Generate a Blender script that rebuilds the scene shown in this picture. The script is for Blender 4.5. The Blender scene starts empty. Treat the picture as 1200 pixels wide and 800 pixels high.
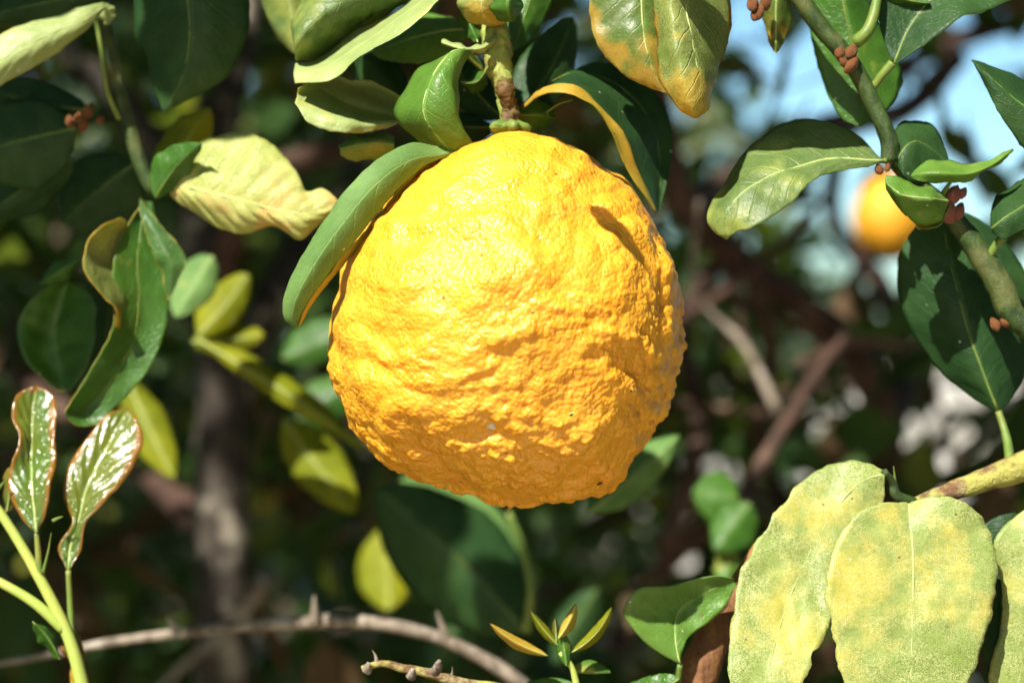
import bpy, math, random
import numpy as np
from mathutils import Vector
R = math.radians
sc = bpy.context.scene
COL = sc.collection

# ------------------------------------------------------------------ camera, sky, sun, exposure
CAM_Z, D0, K = 1.5, 0.57, 5e-4          # eye height, distance of the fruit, metres per pixel per metre
cd = bpy.data.cameras.new('camera'); cam = bpy.data.objects.new('camera', cd); COL.objects.link(cam)
cam.location = (0, 0, CAM_Z); cam.rotation_euler = (R(90), 0, 0)
cd.lens = 60; cd.sensor_width = 36; cd.clip_start = 0.01; cd.clip_end = 3000
cd.dof.use_dof = True; cd.dof.focus_distance = 0.545; cd.dof.aperture_fstop = 6.0
sc.camera = cam

SUN = Vector((-0.36, -0.57, 0.74)).normalized()      # towards the sun: behind the camera, up and to the left
world = bpy.data.worlds.new('World'); sc.world = world; world.use_nodes = True
wn, wl = world.node_tree.nodes, world.node_tree.links
wn.clear()
sky = wn.new('ShaderNodeTexSky'); sky.sky_type = 'NISHITA'; sky.sun_disc = False
sky.sun_elevation = math.asin(SUN.z); sky.sun_rotation = math.atan2(SUN.x, SUN.y)
sky.air_density = 1.0; sky.dust_density = 0.8; sky.ozone_density = 1.0
bg = wn.new('ShaderNodeBackground'); bg.inputs[1].default_value = 0.088
out = wn.new('ShaderNodeOutputWorld')
tint = wn.new('ShaderNodeMix'); tint.data_type = 'RGBA'; tint.blend_type = 'MULTIPLY'; tint.inputs[0].default_value = 1.0
tint.inputs[7].default_value = (0.80, 1.06, 1.12, 1)          # the photograph's cool cyan white balance in the sky
wl.new(sky.outputs[0], tint.inputs[6]); wl.new(tint.outputs[2], bg.inputs[0]); wl.new(bg.outputs[0], out.inputs[0])

sd = bpy.data.lights.new('sun', 'SUN'); sun = bpy.data.objects.new('sun', sd); COL.objects.link(sun)
sd.energy = 5.0; sd.angle = R(0.53); sd.color = (1.0, 0.95, 0.86)
sun.rotation_euler = (-SUN).to_track_quat('-Z', 'Y').to_euler(); sun.location = SUN * 5

vs = sc.view_settings
vs.view_transform = 'Standard'; vs.look = 'None'; vs.exposure = 1.0; vs.gamma = 1.0; vs.use_curve_mapping = False
sc.render.engine = 'CYCLES'
cy = sc.cycles
cy.use_denoising = True
cy.use_adaptive_sampling = True; cy.adaptive_threshold = 0.03
cy.max_bounces = 5; cy.diffuse_bounces = 2; cy.glossy_bounces = 1; cy.transmission_bounces = 3; cy.transparent_max_bounces = 4
cy.caustics_reflective = False; cy.caustics_refractive = False
cy.sample_clamp_indirect = 6.0

# ------------------------------------------------------------------ helpers
rng = np.random.default_rng(11)
random.seed(5)

def P(px, py, c=0.0):
    """a point of the 1200 x 800 photograph, c centimetres beyond the fruit's axis"""
    d = D0 + c / 100.0
    return np.array([(px - 600) * K * d, d, CAM_Z - (py - 400) * K * d])

def PD(px, py, d):
    return np.array([(px - 600) * K * d, d, CAM_Z - (py - 400) * K * d])

def catmull(pts, n, t=None):
    pts = np.asarray(pts, float)
    if len(pts) == 1: return np.repeat(pts, n, 0)
    seg = np.maximum(np.linalg.norm(np.diff(pts, axis=0), axis=1), 1e-9) ** 0.75
    k = np.concatenate([[0], np.cumsum(seg)]); k /= k[-1]
    if t is None: t = np.linspace(0, 1, n)
    ext = np.vstack([2 * pts[0] - pts[1], pts, 2 * pts[-1] - pts[-2]])
    i = np.clip(np.searchsorted(k, t, side='right') - 1, 0, len(pts) - 2)
    f = ((t - k[i]) / (k[i + 1] - k[i]))[:, None]
    p0, p1, p2, p3 = ext[i], ext[i + 1], ext[i + 2], ext[i + 3]
    return 0.5 * (2 * p1 + (p2 - p0) * f + (2 * p0 - 5 * p1 + 4 * p2 - p3) * f ** 2 + (3 * p1 - p0 - 3 * p2 + p3) * f ** 3)

_perm = rng.permutation(512).astype(np.int64)
_grad = rng.normal(size=(512, 3)); _grad /= np.linalg.norm(_grad, axis=1)[:, None]
def gnoise(p):
    """gradient noise of an (n, 3) array, about -0.7 to 0.7"""
    p = np.asarray(p, float); i = np.floor(p).astype(np.int64); f = p - i
    w = f * f * f * (f * (f * 6 - 15) + 10)
    def g(dx, dy, dz):
        h = _perm[(_perm[(_perm[(i[:, 0] + dx) & 511] + i[:, 1] + dy) & 511] + i[:, 2] + dz) & 511]
        return (_grad[h] * (f - np.array([dx, dy, dz]))).sum(1)
    L = lambda a, b, t: a + (b - a) * t
    x00 = L(g(0, 0, 0), g(1, 0, 0), w[:, 0]); x10 = L(g(0, 1, 0), g(1, 1, 0), w[:, 0])
    x01 = L(g(0, 0, 1), g(1, 0, 1), w[:, 0]); x11 = L(g(0, 1, 1), g(1, 1, 1), w[:, 0])
    return L(L(x00, x10, w[:, 1]), L(x01, x11, w[:, 1]), w[:, 2])

def cells(p):
    """distance to the nearest jittered cell centre"""
    p = np.asarray(p, float); i = np.floor(p).astype(np.int64); best = np.full(len(p), 9.0)
    for dx in (-1, 0, 1):
        for dy in (-1, 0, 1):
            for dz in (-1, 0, 1):
                c = i + np.array([dx, dy, dz])
                h = _perm[(_perm[(_perm[c[:, 0] & 511] + c[:, 1]) & 511] + c[:, 2]) & 511]
                q = c + 0.5 + _grad[h] * 0.42
                best = np.minimum(best, ((p - q) ** 2).sum(1))
    return np.sqrt(best)

def mesh_data(name, v, f, uv=None, mats=(), smooth=True, midx=None):
    me = bpy.data.meshes.new(name)
    me.from_pydata([tuple(x) for x in v], [], [tuple(x) for x in f])
    for m in mats: me.materials.append(m)
    if smooth: me.polygons.foreach_set('use_smooth', np.ones(len(me.polygons), bool))
    if midx is not None: me.polygons.foreach_set('material_index', np.asarray(midx, np.int32))
    if uv is not None:
        lay = me.uv_layers.new(name='UVMap')
        li = np.empty(len(me.loops), np.int32); me.loops.foreach_get('vertex_index', li)
        lay.data.foreach_set('uv', np.asarray(uv, np.float32)[li].ravel())
    me.update()
    return me

def link(name, me, parent=None):
    o = bpy.data.objects.new(name, me); COL.objects.link(o)
    if parent is not None: o.parent = parent
    return o

def root_of(o):
    p = np.zeros(3)
    while o is not None:
        p = p + np.array(o.location); o = o.parent
    return p

def put(name, v, f, mats, parent=None, uv=None, smooth=True, midx=None):
    v = np.asarray(v, float)
    if parent is not None: v = v - root_of(parent)
    return link(name, mesh_data(name, v, f, uv, mats, smooth, midx), parent)

def thing(name, label, cat, loc, group=None):
    o = bpy.data.objects.new(name, None); COL.objects.link(o)
    o.location = tuple(loc); o.empty_display_size = 0.01
    o['label'] = label; o['category'] = cat
    if group: o['group'] = group
    return o

def tube_mesh(pts, radii, n=24, seg=10, rough=0.0, freq=300.0, flat=None):
    pts = np.asarray(pts, float); c = catmull(pts, n)
    r = catmull(np.column_stack([radii, np.zeros(len(radii)), np.zeros(len(radii))]), n)[:, 0] if len(radii) > 1 else np.full(n, radii[0])
    r = np.maximum(r, 1e-5)
    tan = np.gradient(c, axis=0); tan /= np.linalg.norm(tan, axis=1)[:, None] + 1e-12
    up = np.array([0.13, 0.97, 0.21]); v = []
    a = np.linspace(0, 2 * np.pi, seg, endpoint=False)
    prev = None
    for k in range(n):
        s = up - tan[k] * up.dot(tan[k]) if prev is None else prev - tan[k] * prev.dot(tan[k])
        s /= np.linalg.norm(s) + 1e-12; prev = s; b = np.cross(tan[k], s)
        v.append(c[k] + r[k] * (np.cos(a)[:, None] * s + np.sin(a)[:, None] * b))
    v = np.vstack(v)
    if rough:
        cc = np.repeat(c, seg, 0); dirn = v - cc; rr = np.repeat(r, seg)[:, None]
        v = cc + dirn * (1 + rough * (gnoise(v * freq)[:, None] + 0.5 * gnoise(v * freq * 2.3)[:, None]))
    f = []
    for k in range(n - 1):
        for j in range(seg):
            j2 = (j + 1) % seg
            f.append((k * seg + j, k * seg + j2, (k + 1) * seg + j2, (k + 1) * seg + j))
    f.append(tuple(range(seg - 1, -1, -1))); f.append(tuple((n - 1) * seg + j for j in range(seg)))
    return v, f

def tube(name, pts, radii, mat, parent, **kw):
    v, f = tube_mesh(pts, radii, **kw)
    return put(name, v, f, [mat], parent)

# ------------------------------------------------------------------ materials
class NT:
    def __init__(s, name):
        s.m = bpy.data.materials.new(name); s.m.use_nodes = True
        s.t = s.m.node_tree; s.t.nodes.clear()
        s.out = s.t.nodes.new('ShaderNodeOutputMaterial')
    def n(s, typ, **kw):
        x = s.t.nodes.new(typ)
        for k, v in kw.items(): setattr(x, k, v)
        return x
    def set(s, sock, val):
        if isinstance(val, bpy.types.NodeSocket): s.t.links.new(val, sock)
        elif isinstance(val, (tuple, list)) and sock.type == 'RGBA': sock.default_value = (*val[:3], 1)
        else: sock.default_value = val
    def math(s, op, a, b=0.0, c=0.0):
        x = s.n('ShaderNodeMath', operation=op)
        for i, q in enumerate((a, b, c)): s.set(x.inputs[i], q)
        return x.outputs[0]
    def mix(s, fac, a, b, blend='MIX'):
        x = s.n('ShaderNodeMix', data_type='RGBA', blend_type=blend)
        s.set(x.inputs[0], fac); s.set(x.inputs[6], a); s.set(x.inputs[7], b)
        return x.outputs[2]
    def step(s, x, lo, hi, a=0.0, b=1.0):
        q = s.n('ShaderNodeMapRange', interpolation_type='SMOOTHSTEP')
        for i, v in enumerate((x, lo, hi, a, b)): s.set(q.inputs[i], v)
        return q.outputs[0]
    def vadd(s, a, b):
        x = s.n('ShaderNodeVectorMath', operation='ADD'); s.set(x.inputs[0], a); s.set(x.inputs[1], b); return x.outputs[0]
    def vmul(s, a, b):
        x = s.n('ShaderNodeVectorMath', operation='MULTIPLY'); s.set(x.inputs[0], a); s.set(x.inputs[1], b); return x.outputs[0]
    def noise(s, vec, scale, detail=3.0, rough=0.55, w=None, dist=0.0):
        x = s.n('ShaderNodeTexNoise', noise_dimensions='3D' if w is None else '4D')
        s.set(x.inputs['Vector'], vec); x.inputs['Scale'].default_value = scale
        x.inputs['Detail'].default_value = detail; x.inputs['Roughness'].default_value = rough
        x.inputs['Distortion'].default_value = dist
        if w is not None: s.set(x.inputs['W'], w)
        return x.outputs[0]
    def voro(s, vec, scale, feature='F1', smooth=None, rnd=1.0):
        x = s.n('ShaderNodeTexVoronoi', feature=feature)
        s.set(x.inputs['Vector'], vec); x.inputs['Scale'].default_value = scale; x.inputs['Randomness'].default_value = rnd
        if smooth is not None: x.inputs['Smoothness'].default_value = smooth
        return x
    def bump(s, h, strength, dist, nrm=None):
        x = s.n('ShaderNodeBump'); s.set(x.inputs['Height'], h); x.inputs['Strength'].default_value = strength
        x.inputs['Distance'].default_value = dist
        if nrm is not None: s.set(x.inputs['Normal'], nrm)
        return x.outputs[0]
    def pbr(s, col, rough=0.5, spec=0.5, nrm=None, sss=0.0, sssr=(1, .4, .1), ssss=0.003, coat=0.0):
        x = s.n('ShaderNodeBsdfPrincipled')
        s.set(x.inputs['Base Color'], col); s.set(x.inputs['Roughness'], rough); s.set(x.inputs['Specular IOR Level'], spec)
        if nrm is not None: s.set(x.inputs['Normal'], nrm)
        if sss: 
            x.inputs['Subsurface Weight'].default_value = sss; x.inputs['Subsurface Radius'].default_value = sssr
            x.inputs['Subsurface Scale'].default_value = ssss
        if coat: x.inputs['Coat Weight'].default_value = coat; x.inputs['Coat Roughness'].default_value = 0.2
        return x.outputs[0]
    def done(s, sh):
        s.t.links.new(sh, s.out.inputs[0]); return s.m
    def obj(s): return s.n('ShaderNodeTexCoord').outputs['Object']
    def rand(s): return s.n('ShaderNodeObjectInfo').outputs['Random']

def leaf_mat(name, a, b, yellow=None, ylo=0.5, yhi=0.65, yv=0.0, margin=None, mstart=0.8, brown=None, blo=0.66,
             vein=None, vs_=0.35, nvein=9, speck=None, spk=0.5, rough=0.42, spec=0.45, trans=(0.3, 0.42, 0.04), tf=0.3, bump=0.5, coat=0.0):
    m = NT(name)
    uvn = m.n('ShaderNodeUVMap'); uvn.uv_map = 'UVMap'
    sp = m.n('ShaderNodeSeparateXYZ'); m.set(sp.inputs[0], uvn.outputs[0]); u, v = sp.outputs[0], sp.outputs[1]
    oc0 = m.obj(); w = None
    oc = m.vadd(oc0, m.vmul(m.rand(), (3.1, 1.7, 2.3)))
    ua = m.math('MULTIPLY', m.math('ABSOLUTE', m.math('SUBTRACT', u, 0.5)), 2.0)       # 0 midrib .. 1 margin
    big = m.noise(oc, 28, 3, 0.55, w); mid = m.noise(oc, 130, 4, 0.6, w); fine = m.noise(oc, 900, 3, 0.6, w)
    col = m.mix(m.step(big, 0.38, 0.62), a, b)
    col = m.mix(m.step(mid, 0.3, 0.75, 0.0, 0.45), col, tuple(x * 0.62 for x in a))
    wob = m.math('MULTIPLY', m.math('SUBTRACT', mid, 0.5), 0.5)
    ph = m.math('ADD', m.math('SUBTRACT', m.math('MULTIPLY', v, float(nvein)), m.math('MULTIPLY', ua, 2.1)), wob)
    tri = m.math('ABSOLUTE', m.math('SUBTRACT', m.math('FRACT', ph), 0.5))               # 0 on the vein, 0.5 between
    vl = m.step(tri, 0.0, 0.075, 1.0, 0.0)
    vl = m.math('MULTIPLY', vl, m.step(ua, 0.97, 0.6))
    rib = m.step(ua, 0.0, 0.035, 1.0, 0.0)
    net = m.voro(oc, 520, 'DISTANCE_TO_EDGE').outputs['Distance']
    netl = m.step(net, 0.0, 0.09, 1.0, 0.0)
    if yellow is not None:
        ym = m.math('ADD', m.math('ADD', big, m.math('MULTIPLY', m.math('SUBTRACT', mid, 0.5), 0.35)), m.math('MULTIPLY', m.math('SUBTRACT', v, 0.5), yv))
        ym = m.step(ym, ylo, yhi)
        col = m.mix(ym, col, yellow)
    if speck is not None:
        s1 = m.step(m.noise(oc, 2400, 2, 0.6), 0.47, 0.6); s2 = m.step(m.noise(oc, 850, 4, 0.7), 0.47, 0.6)
        col = m.mix(m.math('MULTIPLY', m.step(m.noise(m.vadd(oc, (1.0, 2.0, 3.0)), 1500, 3, 0.7), 0.52, 0.64), spk * 0.4), col, tuple(x * 0.55 for x in a))
        dens = m.math('MULTIPLY', m.step(mid, 0.32, 0.6, 0.35, 1.0), spk)
        col = m.mix(m.math('MULTIPLY', m.math('MAXIMUM', s1, m.math('MULTIPLY', s2, 0.6)), dens), col, speck)
    vc = vein if vein is not None else tuple(min(1, x * 1.9 + 0.03) for x in b)
    col = m.mix(m.math('MULTIPLY', vl, vs_ * 0.55), col, vc)
    col = m.mix(m.math('MULTIPLY', netl, vs_ * 0.3), col, vc)
    col = m.mix(m.math('MULTIPLY', rib, min(1, vs_ * 2.0)), col, vc)
    if margin is not None:
        mm = m.step(m.math('ADD', ua, m.math('MULTIPLY', m.math('SUBTRACT', mid, 0.5), 0.35)), mstart, mstart + 0.14)
        tipm = m.step(m.math('ADD', v, m.math('MULTIPLY', m.math('SUBTRACT', mid, 0.5), 0.2)), 0.93, 1.0)
        col = m.mix(m.math('MAXIMUM', mm, tipm), col, margin)
    if brown is not None:
        bn = m.noise(m.vadd(oc, (5.1, 0.0, 0.0)), 70, 5, 0.7)
        col = m.mix(m.step(bn, blo, blo + 0.07), col, brown)
    # small scars and dust specks
    vs2 = m.voro(oc, 210); near = m.step(vs2.outputs['Distance'], 0.05, 0.13, 1.0, 0.0)
    sp2 = m.n('ShaderNodeSeparateXYZ'); m.set(sp2.inputs[0], vs2.outputs['Color'])
    col = m.mix(m.math('MULTIPLY', near, m.step(sp2.outputs[0], 0.86, 0.87)), col, (0.16, 0.09, 0.04))
    col = m.mix(m.math('MULTIPLY', near, m.step(sp2.outputs[1], 0.9, 0.91)), col, (0.55, 0.55, 0.42))
    h = m.math('ADD', m.math('MULTIPLY', vl, -0.35 if vs_ > 0.1 else -0.1), m.math('ADD', m.math('MULTIPLY', netl, -0.2 if speck is None else -0.06), m.math('ADD', m.math('MULTIPLY', mid, 1.2), m.math('MULTIPLY', fine, 0.35))))
    nr = m.bump(h, bump, 0.0006)
    rg = m.math('ADD', rough - 0.12, m.math('MULTIPLY', mid, 0.24))
    p = m.pbr(col, rg, spec, nr, coat=coat)
    tr = m.n('ShaderNodeBsdfTranslucent'); m.set(tr.inputs[0], m.mix(0.55, m.mix(1.0, col, (2.2, 2.0, 1.1), 'MULTIPLY'), trans)); m.set(tr.inputs[1], nr)
    mx = m.n('ShaderNodeMixShader'); mx.inputs[0].default_value = tf
    m.t.links.new(p, mx.inputs[1]); m.t.links.new(tr.outputs[0], mx.inputs[2])
    return m.done(mx.outputs[0])

M = {}
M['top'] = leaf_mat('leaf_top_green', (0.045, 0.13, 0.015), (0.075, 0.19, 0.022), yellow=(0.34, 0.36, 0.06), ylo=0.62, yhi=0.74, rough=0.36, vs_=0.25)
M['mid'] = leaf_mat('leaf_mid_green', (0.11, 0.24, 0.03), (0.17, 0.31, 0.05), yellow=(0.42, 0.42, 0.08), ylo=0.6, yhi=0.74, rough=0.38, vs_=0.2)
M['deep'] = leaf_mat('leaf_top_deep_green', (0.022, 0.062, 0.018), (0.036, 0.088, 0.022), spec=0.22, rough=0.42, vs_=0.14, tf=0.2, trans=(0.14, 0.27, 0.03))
M['under'] = leaf_mat('leaf_underside', (0.13, 0.26, 0.065), (0.18, 0.32, 0.09), rough=0.6, spec=0.25, vs_=0.3, yellow=(0.4, 0.42, 0.12), ylo=0.62, yhi=0.75, tf=0.32)
M['pale'] = leaf_mat('leaf_pale_green', (0.36, 0.45, 0.15), (0.46, 0.53, 0.2), yellow=(0.62, 0.55, 0.12), ylo=0.52, yhi=0.66, rough=0.42, vs_=0.2, bump=0.4)
M['mottled'] = leaf_mat('leaf_mottled', (0.17, 0.25, 0.04), (0.28, 0.36, 0.09), yellow=(0.52, 0.44, 0.06), ylo=0.50, yhi=0.68, speck=(0.56, 0.57, 0.24), spk=0.75,
                        rough=0.46, spec=0.4, vs_=0.05, nvein=12, tf=0.25, bump=0.6, vein=(0.55, 0.58, 0.25))
M['dusty'] = leaf_mat('leaf_dusty', (0.075, 0.14, 0.03), (0.13, 0.21, 0.05), yellow=(0.30, 0.35, 0.07), ylo=0.52, yhi=0.68, yv=0.25, speck=(0.28, 0.32, 0.12), spk=0.45,
                      rough=0.42, vs_=0.2, brown=(0.28, 0.2, 0.11), blo=0.67, bump=0.8)
M['yellowing'] = leaf_mat('leaf_yellowing', (0.42, 0.48, 0.10), (0.56, 0.58, 0.18), yellow=(0.68, 0.48, 0.15), ylo=0.56, yhi=0.70, rough=0.45, vs_=0.2, nvein=11, bump=0.9)
M['amber'] = leaf_mat('leaf_amber_patched', (0.08, 0.15, 0.025), (0.13, 0.2, 0.03), yellow=(0.42, 0.25, 0.03), ylo=0.46, yhi=0.58, yv=0.3, speck=(0.42, 0.4, 0.12), spk=0.3,
                      margin=(0.5, 0.4, 0.1), mstart=0.93, rough=0.4, vs_=0.2, brown=(0.2, 0.08, 0.03), blo=0.68, tf=0.35)
M['amberlit'] = leaf_mat('leaf_amber_tip', (0.14, 0.22, 0.04), (0.30, 0.36, 0.09), yellow=(0.55, 0.38, 0.04), ylo=0.58, yhi=0.7, yv=0.6, speck=(0.55, 0.52, 0.2), spk=0.45,
                      margin=(0.42, 0.24, 0.03), mstart=0.9, rough=0.42, vs_=0.15, brown=(0.33, 0.15, 0.03), blo=0.64, tf=0.32, bump=0.9)
M['bronze'] = leaf_mat('leaf_young_bronze', (0.09, 0.17, 0.025), (0.16, 0.19, 0.022), margin=(0.26, 0.12, 0.015), mstart=0.74, rough=0.2, spec=0.8, vs_=0.3, vein=(0.3, 0.38, 0.1),
                       nvein=8, tf=0.3, bump=0.4)
M['edge'] = leaf_mat('leaf_yellow_edged', (0.06, 0.14, 0.03), (0.08, 0.18, 0.035), margin=(0.62, 0.46, 0.08), mstart=0.9, rough=0.4, vs_=0.2, brown=(0.45, 0.22, 0.05), blo=0.7)
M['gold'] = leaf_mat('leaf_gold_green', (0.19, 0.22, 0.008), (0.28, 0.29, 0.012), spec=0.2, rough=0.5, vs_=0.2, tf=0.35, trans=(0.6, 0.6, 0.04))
M['orange'] = leaf_mat('leaf_orange_edge', (0.55, 0.33, 0.03), (0.5, 0.4, 0.05), rough=0.5, vs_=0.15, brown=(0.25, 0.1, 0.02), blo=0.56, tf=0.3, trans=(0.6, .4, .04))

def bark(name, a, b, c, sc1=90, stretch=0.25, rough=0.75, bumpd=0.0012, green=None):
    m = NT(name); oc = m.vadd(m.obj(), m.vmul(m.rand(), (3.0, 2.0, 5.0)))
    q = m.vmul(oc, (1, 1, stretch))
    n1 = m.noise(q, sc1, 5, 0.65); n2 = m.noise(oc, sc1 * 0.3, 3, 0.5); n3 = m.noise(oc, sc1 * 5, 3, 0.6)
    col = m.mix(m.step(n1, 0.35, 0.65), a, b)
    col = m.mix(m.step(n2, 0.5, 0.7), col, c)
    if green is not None: col = m.mix(m.step(m.noise(oc, sc1 * 0.5, 4, 0.6), 0.42, 0.6), col, green)
    h = m.math('ADD', n1, m.math('MULTIPLY', n3, 0.35))
    return m.done(m.pbr(col, rough, 0.3, m.bump(h, 0.9, bumpd)))
M['bark'] = bark('bark_grey_brown', (0.016, 0.012, 0.009), (0.06, 0.047, 0.035), (0.40, 0.35, 0.27), 110, bumpd=0.004)
M['redbark'] = bark('bark_red_brown', (0.04, 0.021, 0.015), (0.085, 0.045, 0.03), (0.15, 0.095, 0.065), 50, bumpd=0.003)
M['greytwig'] = bark('bark_pale_grey', (0.12, 0.09, 0.065), (0.30, 0.25, 0.19), (0.42, 0.37, 0.3), 160, stretch=0.7)
M['stem'] = bark('stem_green', (0.018, 0.036, 0.009), (0.048, 0.082, 0.018), (0.10, 0.11, 0.035), 260, stretch=0.4, rough=0.5, bumpd=0.0008)
M['youngstem'] = bark('stem_young_green', (0.30, 0.40, 0.07), (0.38, 0.46, 0.10), (0.42, 0.44, 0.10), 120, rough=0.4, bumpd=0.0003)
M['petiole'] = bark('petiole_green', (0.10, 0.17, 0.03), (0.16, 0.22, 0.04), (0.22, 0.23, 0.05), 200, rough=0.45, bumpd=0.0003)
M['scabby'] = bark('stalk_scabby', (0.22, 0.2, 0.05), (0.36, 0.42, 0.09), (0.30, 0.40, 0.08), 300, rough=0.6, bumpd=0.0012)
M['browncalyx'] = bark('calyx_brown', (0.08, 0.04, 0.012), (0.15, 0.08, 0.02), (0.2, 0.16, 0.05), 220, rough=0.6, bumpd=0.001)
M['mossy'] = bark('branch_mossy', (0.13, 0.07, 0.03), (0.36, 0.29, 0.14), (0.17, 0.08, 0.04), 240, stretch=1.0, rough=0.65, bumpd=0.002, green=(0.36, 0.34, 0.08))
M['rust'] = bark('bark_rusty', (0.16, 0.07, 0.03), (0.3, 0.15, 0.05), (0.22, 0.13, 0.04), 120, bumpd=0.002)
M['rib'] = bark('midrib_pale', (0.34, 0.42, 0.14), (0.42, 0.48, 0.18), (0.4, 0.45, 0.15), 300, rough=0.5, bumpd=0.0002)
M['bud'] = bark('bud_pink', (0.24, 0.06, 0.055), (0.42, 0.15, 0.12), (0.30, 0.2, 0.09), 60, rough=0.38, bumpd=0.0004)
M['budbrown'] = bark('bud_russet', (0.13, 0.04, 0.016), (0.30, 0.11, 0.035), (0.22, 0.13, 0.04), 60, rough=0.38, bumpd=0.0004)

def fruit_mat(name, detail=True):
    m = NT(name); oc = m.obj()
    n1 = m.noise(oc, 45, 4, 0.6); n2 = m.noise(oc, 160, 3, 0.6)
    col = m.mix(m.step(n1, 0.35, 0.68), (0.82, 0.39, 0.024), (0.79, 0.34, 0.016))
    col = m.mix(m.step(n2, 0.45, 0.8, 0, 0.5), col, (0.85, 0.45, 0.055))
    if not detail:
        return m.done(m.pbr(col, 0.45, 0.4, m.bump(n2, 0.8, 0.003)))
    v1 = m.voro(oc, 260); d = v1.outputs['Distance']
    spx = m.n('ShaderNodeSeparateXYZ'); m.set(spx.inputs[0], v1.outputs['Color'])
    ext = m.n('ShaderNodeAttribute'); ext.attribute_name = 'weather'
    pit = m.math('MULTIPLY', m.step(d, 0.06, 0.2, 1.0, 0.0), m.step(m.math('ADD', spx.outputs[0], m.math('MULTIPLY', ext.outputs['Fac'], 0.10)), 0.955, 0.965))
    col = m.mix(m.math('MULTIPLY', pit, 0.85), col, (0.10, 0.045, 0.012))
    stain = m.math('MULTIPLY', m.step(m.noise(oc, 75, 6, 0.75), 0.6, 0.72, 0, 0.45), ext.outputs['Fac'])
    col = m.mix(stain, col, (0.35, 0.14, 0.015))
    wv = oc
    d1 = m.voro(wv, 740, 'SMOOTH_F1', 0.25).outputs['Distance']; d2 = m.voro(m.vadd(wv, (0.3, 0.1, 0.2)), 1100, 'SMOOTH_F1', 0.25).outputs['Distance']
    h = m.math('ADD', m.math('MULTIPLY', m.math('MULTIPLY', d1, d1), -1.5), m.math('MULTIPLY', m.math('MULTIPLY', d2, d2), -0.5))
    h = m.math('MULTIPLY', h, m.step(m.noise(oc, 90, 3, 0.6), 0.3, 0.7, 0.45, 1.0))
    nr = m.bump(h, 0.42, 0.0010)
    rg = m.math('ADD', 0.34, m.math('MULTIPLY', n2, 0.2))
    return m.done(m.pbr(col, rg, 0.6, nr, sss=0.35, sssr=(1.0, 0.5, 0.06), ssss=0.004))
M['rind'] = fruit_mat('rind_yellow'); M['farrind'] = fruit_mat('rind_far', False)

def flat(name, col, rough=0.7):
    m = NT(name); n = m.noise(m.obj(), 800, 3); return m.done(m.pbr(m.mix(n, col, tuple(x * 0.7 for x in col)), rough, 0.3))
M['chip'] = flat('pith_white', (0.8, 0.76, 0.62)); M['scar'] = flat('scar_dark', (0.09, 0.04, 0.015))

# ------------------------------------------------------------------ ground and far setting
def build_ground():
    m = NT('pale_soil'); oc = m.obj()
    a = m.noise(oc, 0.35, 5, 0.6); b = m.noise(oc, 6, 6, 0.65); c = m.noise(oc, 60, 4, 0.6)
    col = m.mix(m.step(a, 0.4, 0.6), (0.52, 0.46, 0.38), (0.40, 0.34, 0.26))
    col = m.mix(m.step(b, 0.5, 0.7, 0, 0.6), col, (0.24, 0.2, 0.12))
    col = m.mix(m.step(c, 0.45, 0.75, 0, 0.5), col, (0.62, 0.58, 0.5))
    sp = m.n('ShaderNodeSeparateXYZ'); m.set(sp.inputs[0], oc)
    litter = m.mix(b, (0.05, 0.032, 0.02), (0.11, 0.075, 0.045))
    bounce_sand = m.mix(b, (0.62, 0.50, 0.33), (0.55, 0.43, 0.28))
    litter = m.mix(m.step(m.math('ADD', sp.outputs[1], m.math('MULTIPLY', b, 0.5)), 0.7, 1.0), bounce_sand, litter)          # unseen pale ground added to bounce sun onto the fruit's underside
    edge = m.math('ADD', sp.outputs[1], m.math('MULTIPLY', a, 3.0))
    col = m.mix(m.math('MULTIPLY', m.step(edge, 7.5, 8.6), m.step(m.math('ADD', sp.outputs[0], m.math('MULTIPLY', sp.outputs[1], -0.02)), 0.2, 0.9)), litter, col)
    mt = m.done(m.pbr(col, 0.9, 0.2, m.bump(b, 0.6, 0.05)))
    n = 70; xs = np.sign(np.linspace(-1, 1, n)) * np.abs(np.linspace(-1, 1, n)) ** 3 * 1500
    X, Y = np.meshgrid(xs, xs + 3); r = np.hypot(X, Y - 3)
    Z = 0.06 * gnoise(np.column_stack([X.ravel() * .5, Y.ravel() * .5, X.ravel() * 0])).reshape(X.shape) * (r < 60)
    v = np.column_stack([X.ravel(), Y.ravel(), Z.ravel()])
    f = [(j * n + i, j * n + i + 1, (j + 1) * n + i + 1, (j + 1) * n + i) for j in range(n - 1) for i in range(n - 1)]
    o = put('ground', v, f, [mt]); o['kind'] = 'structure'
build_ground()

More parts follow.
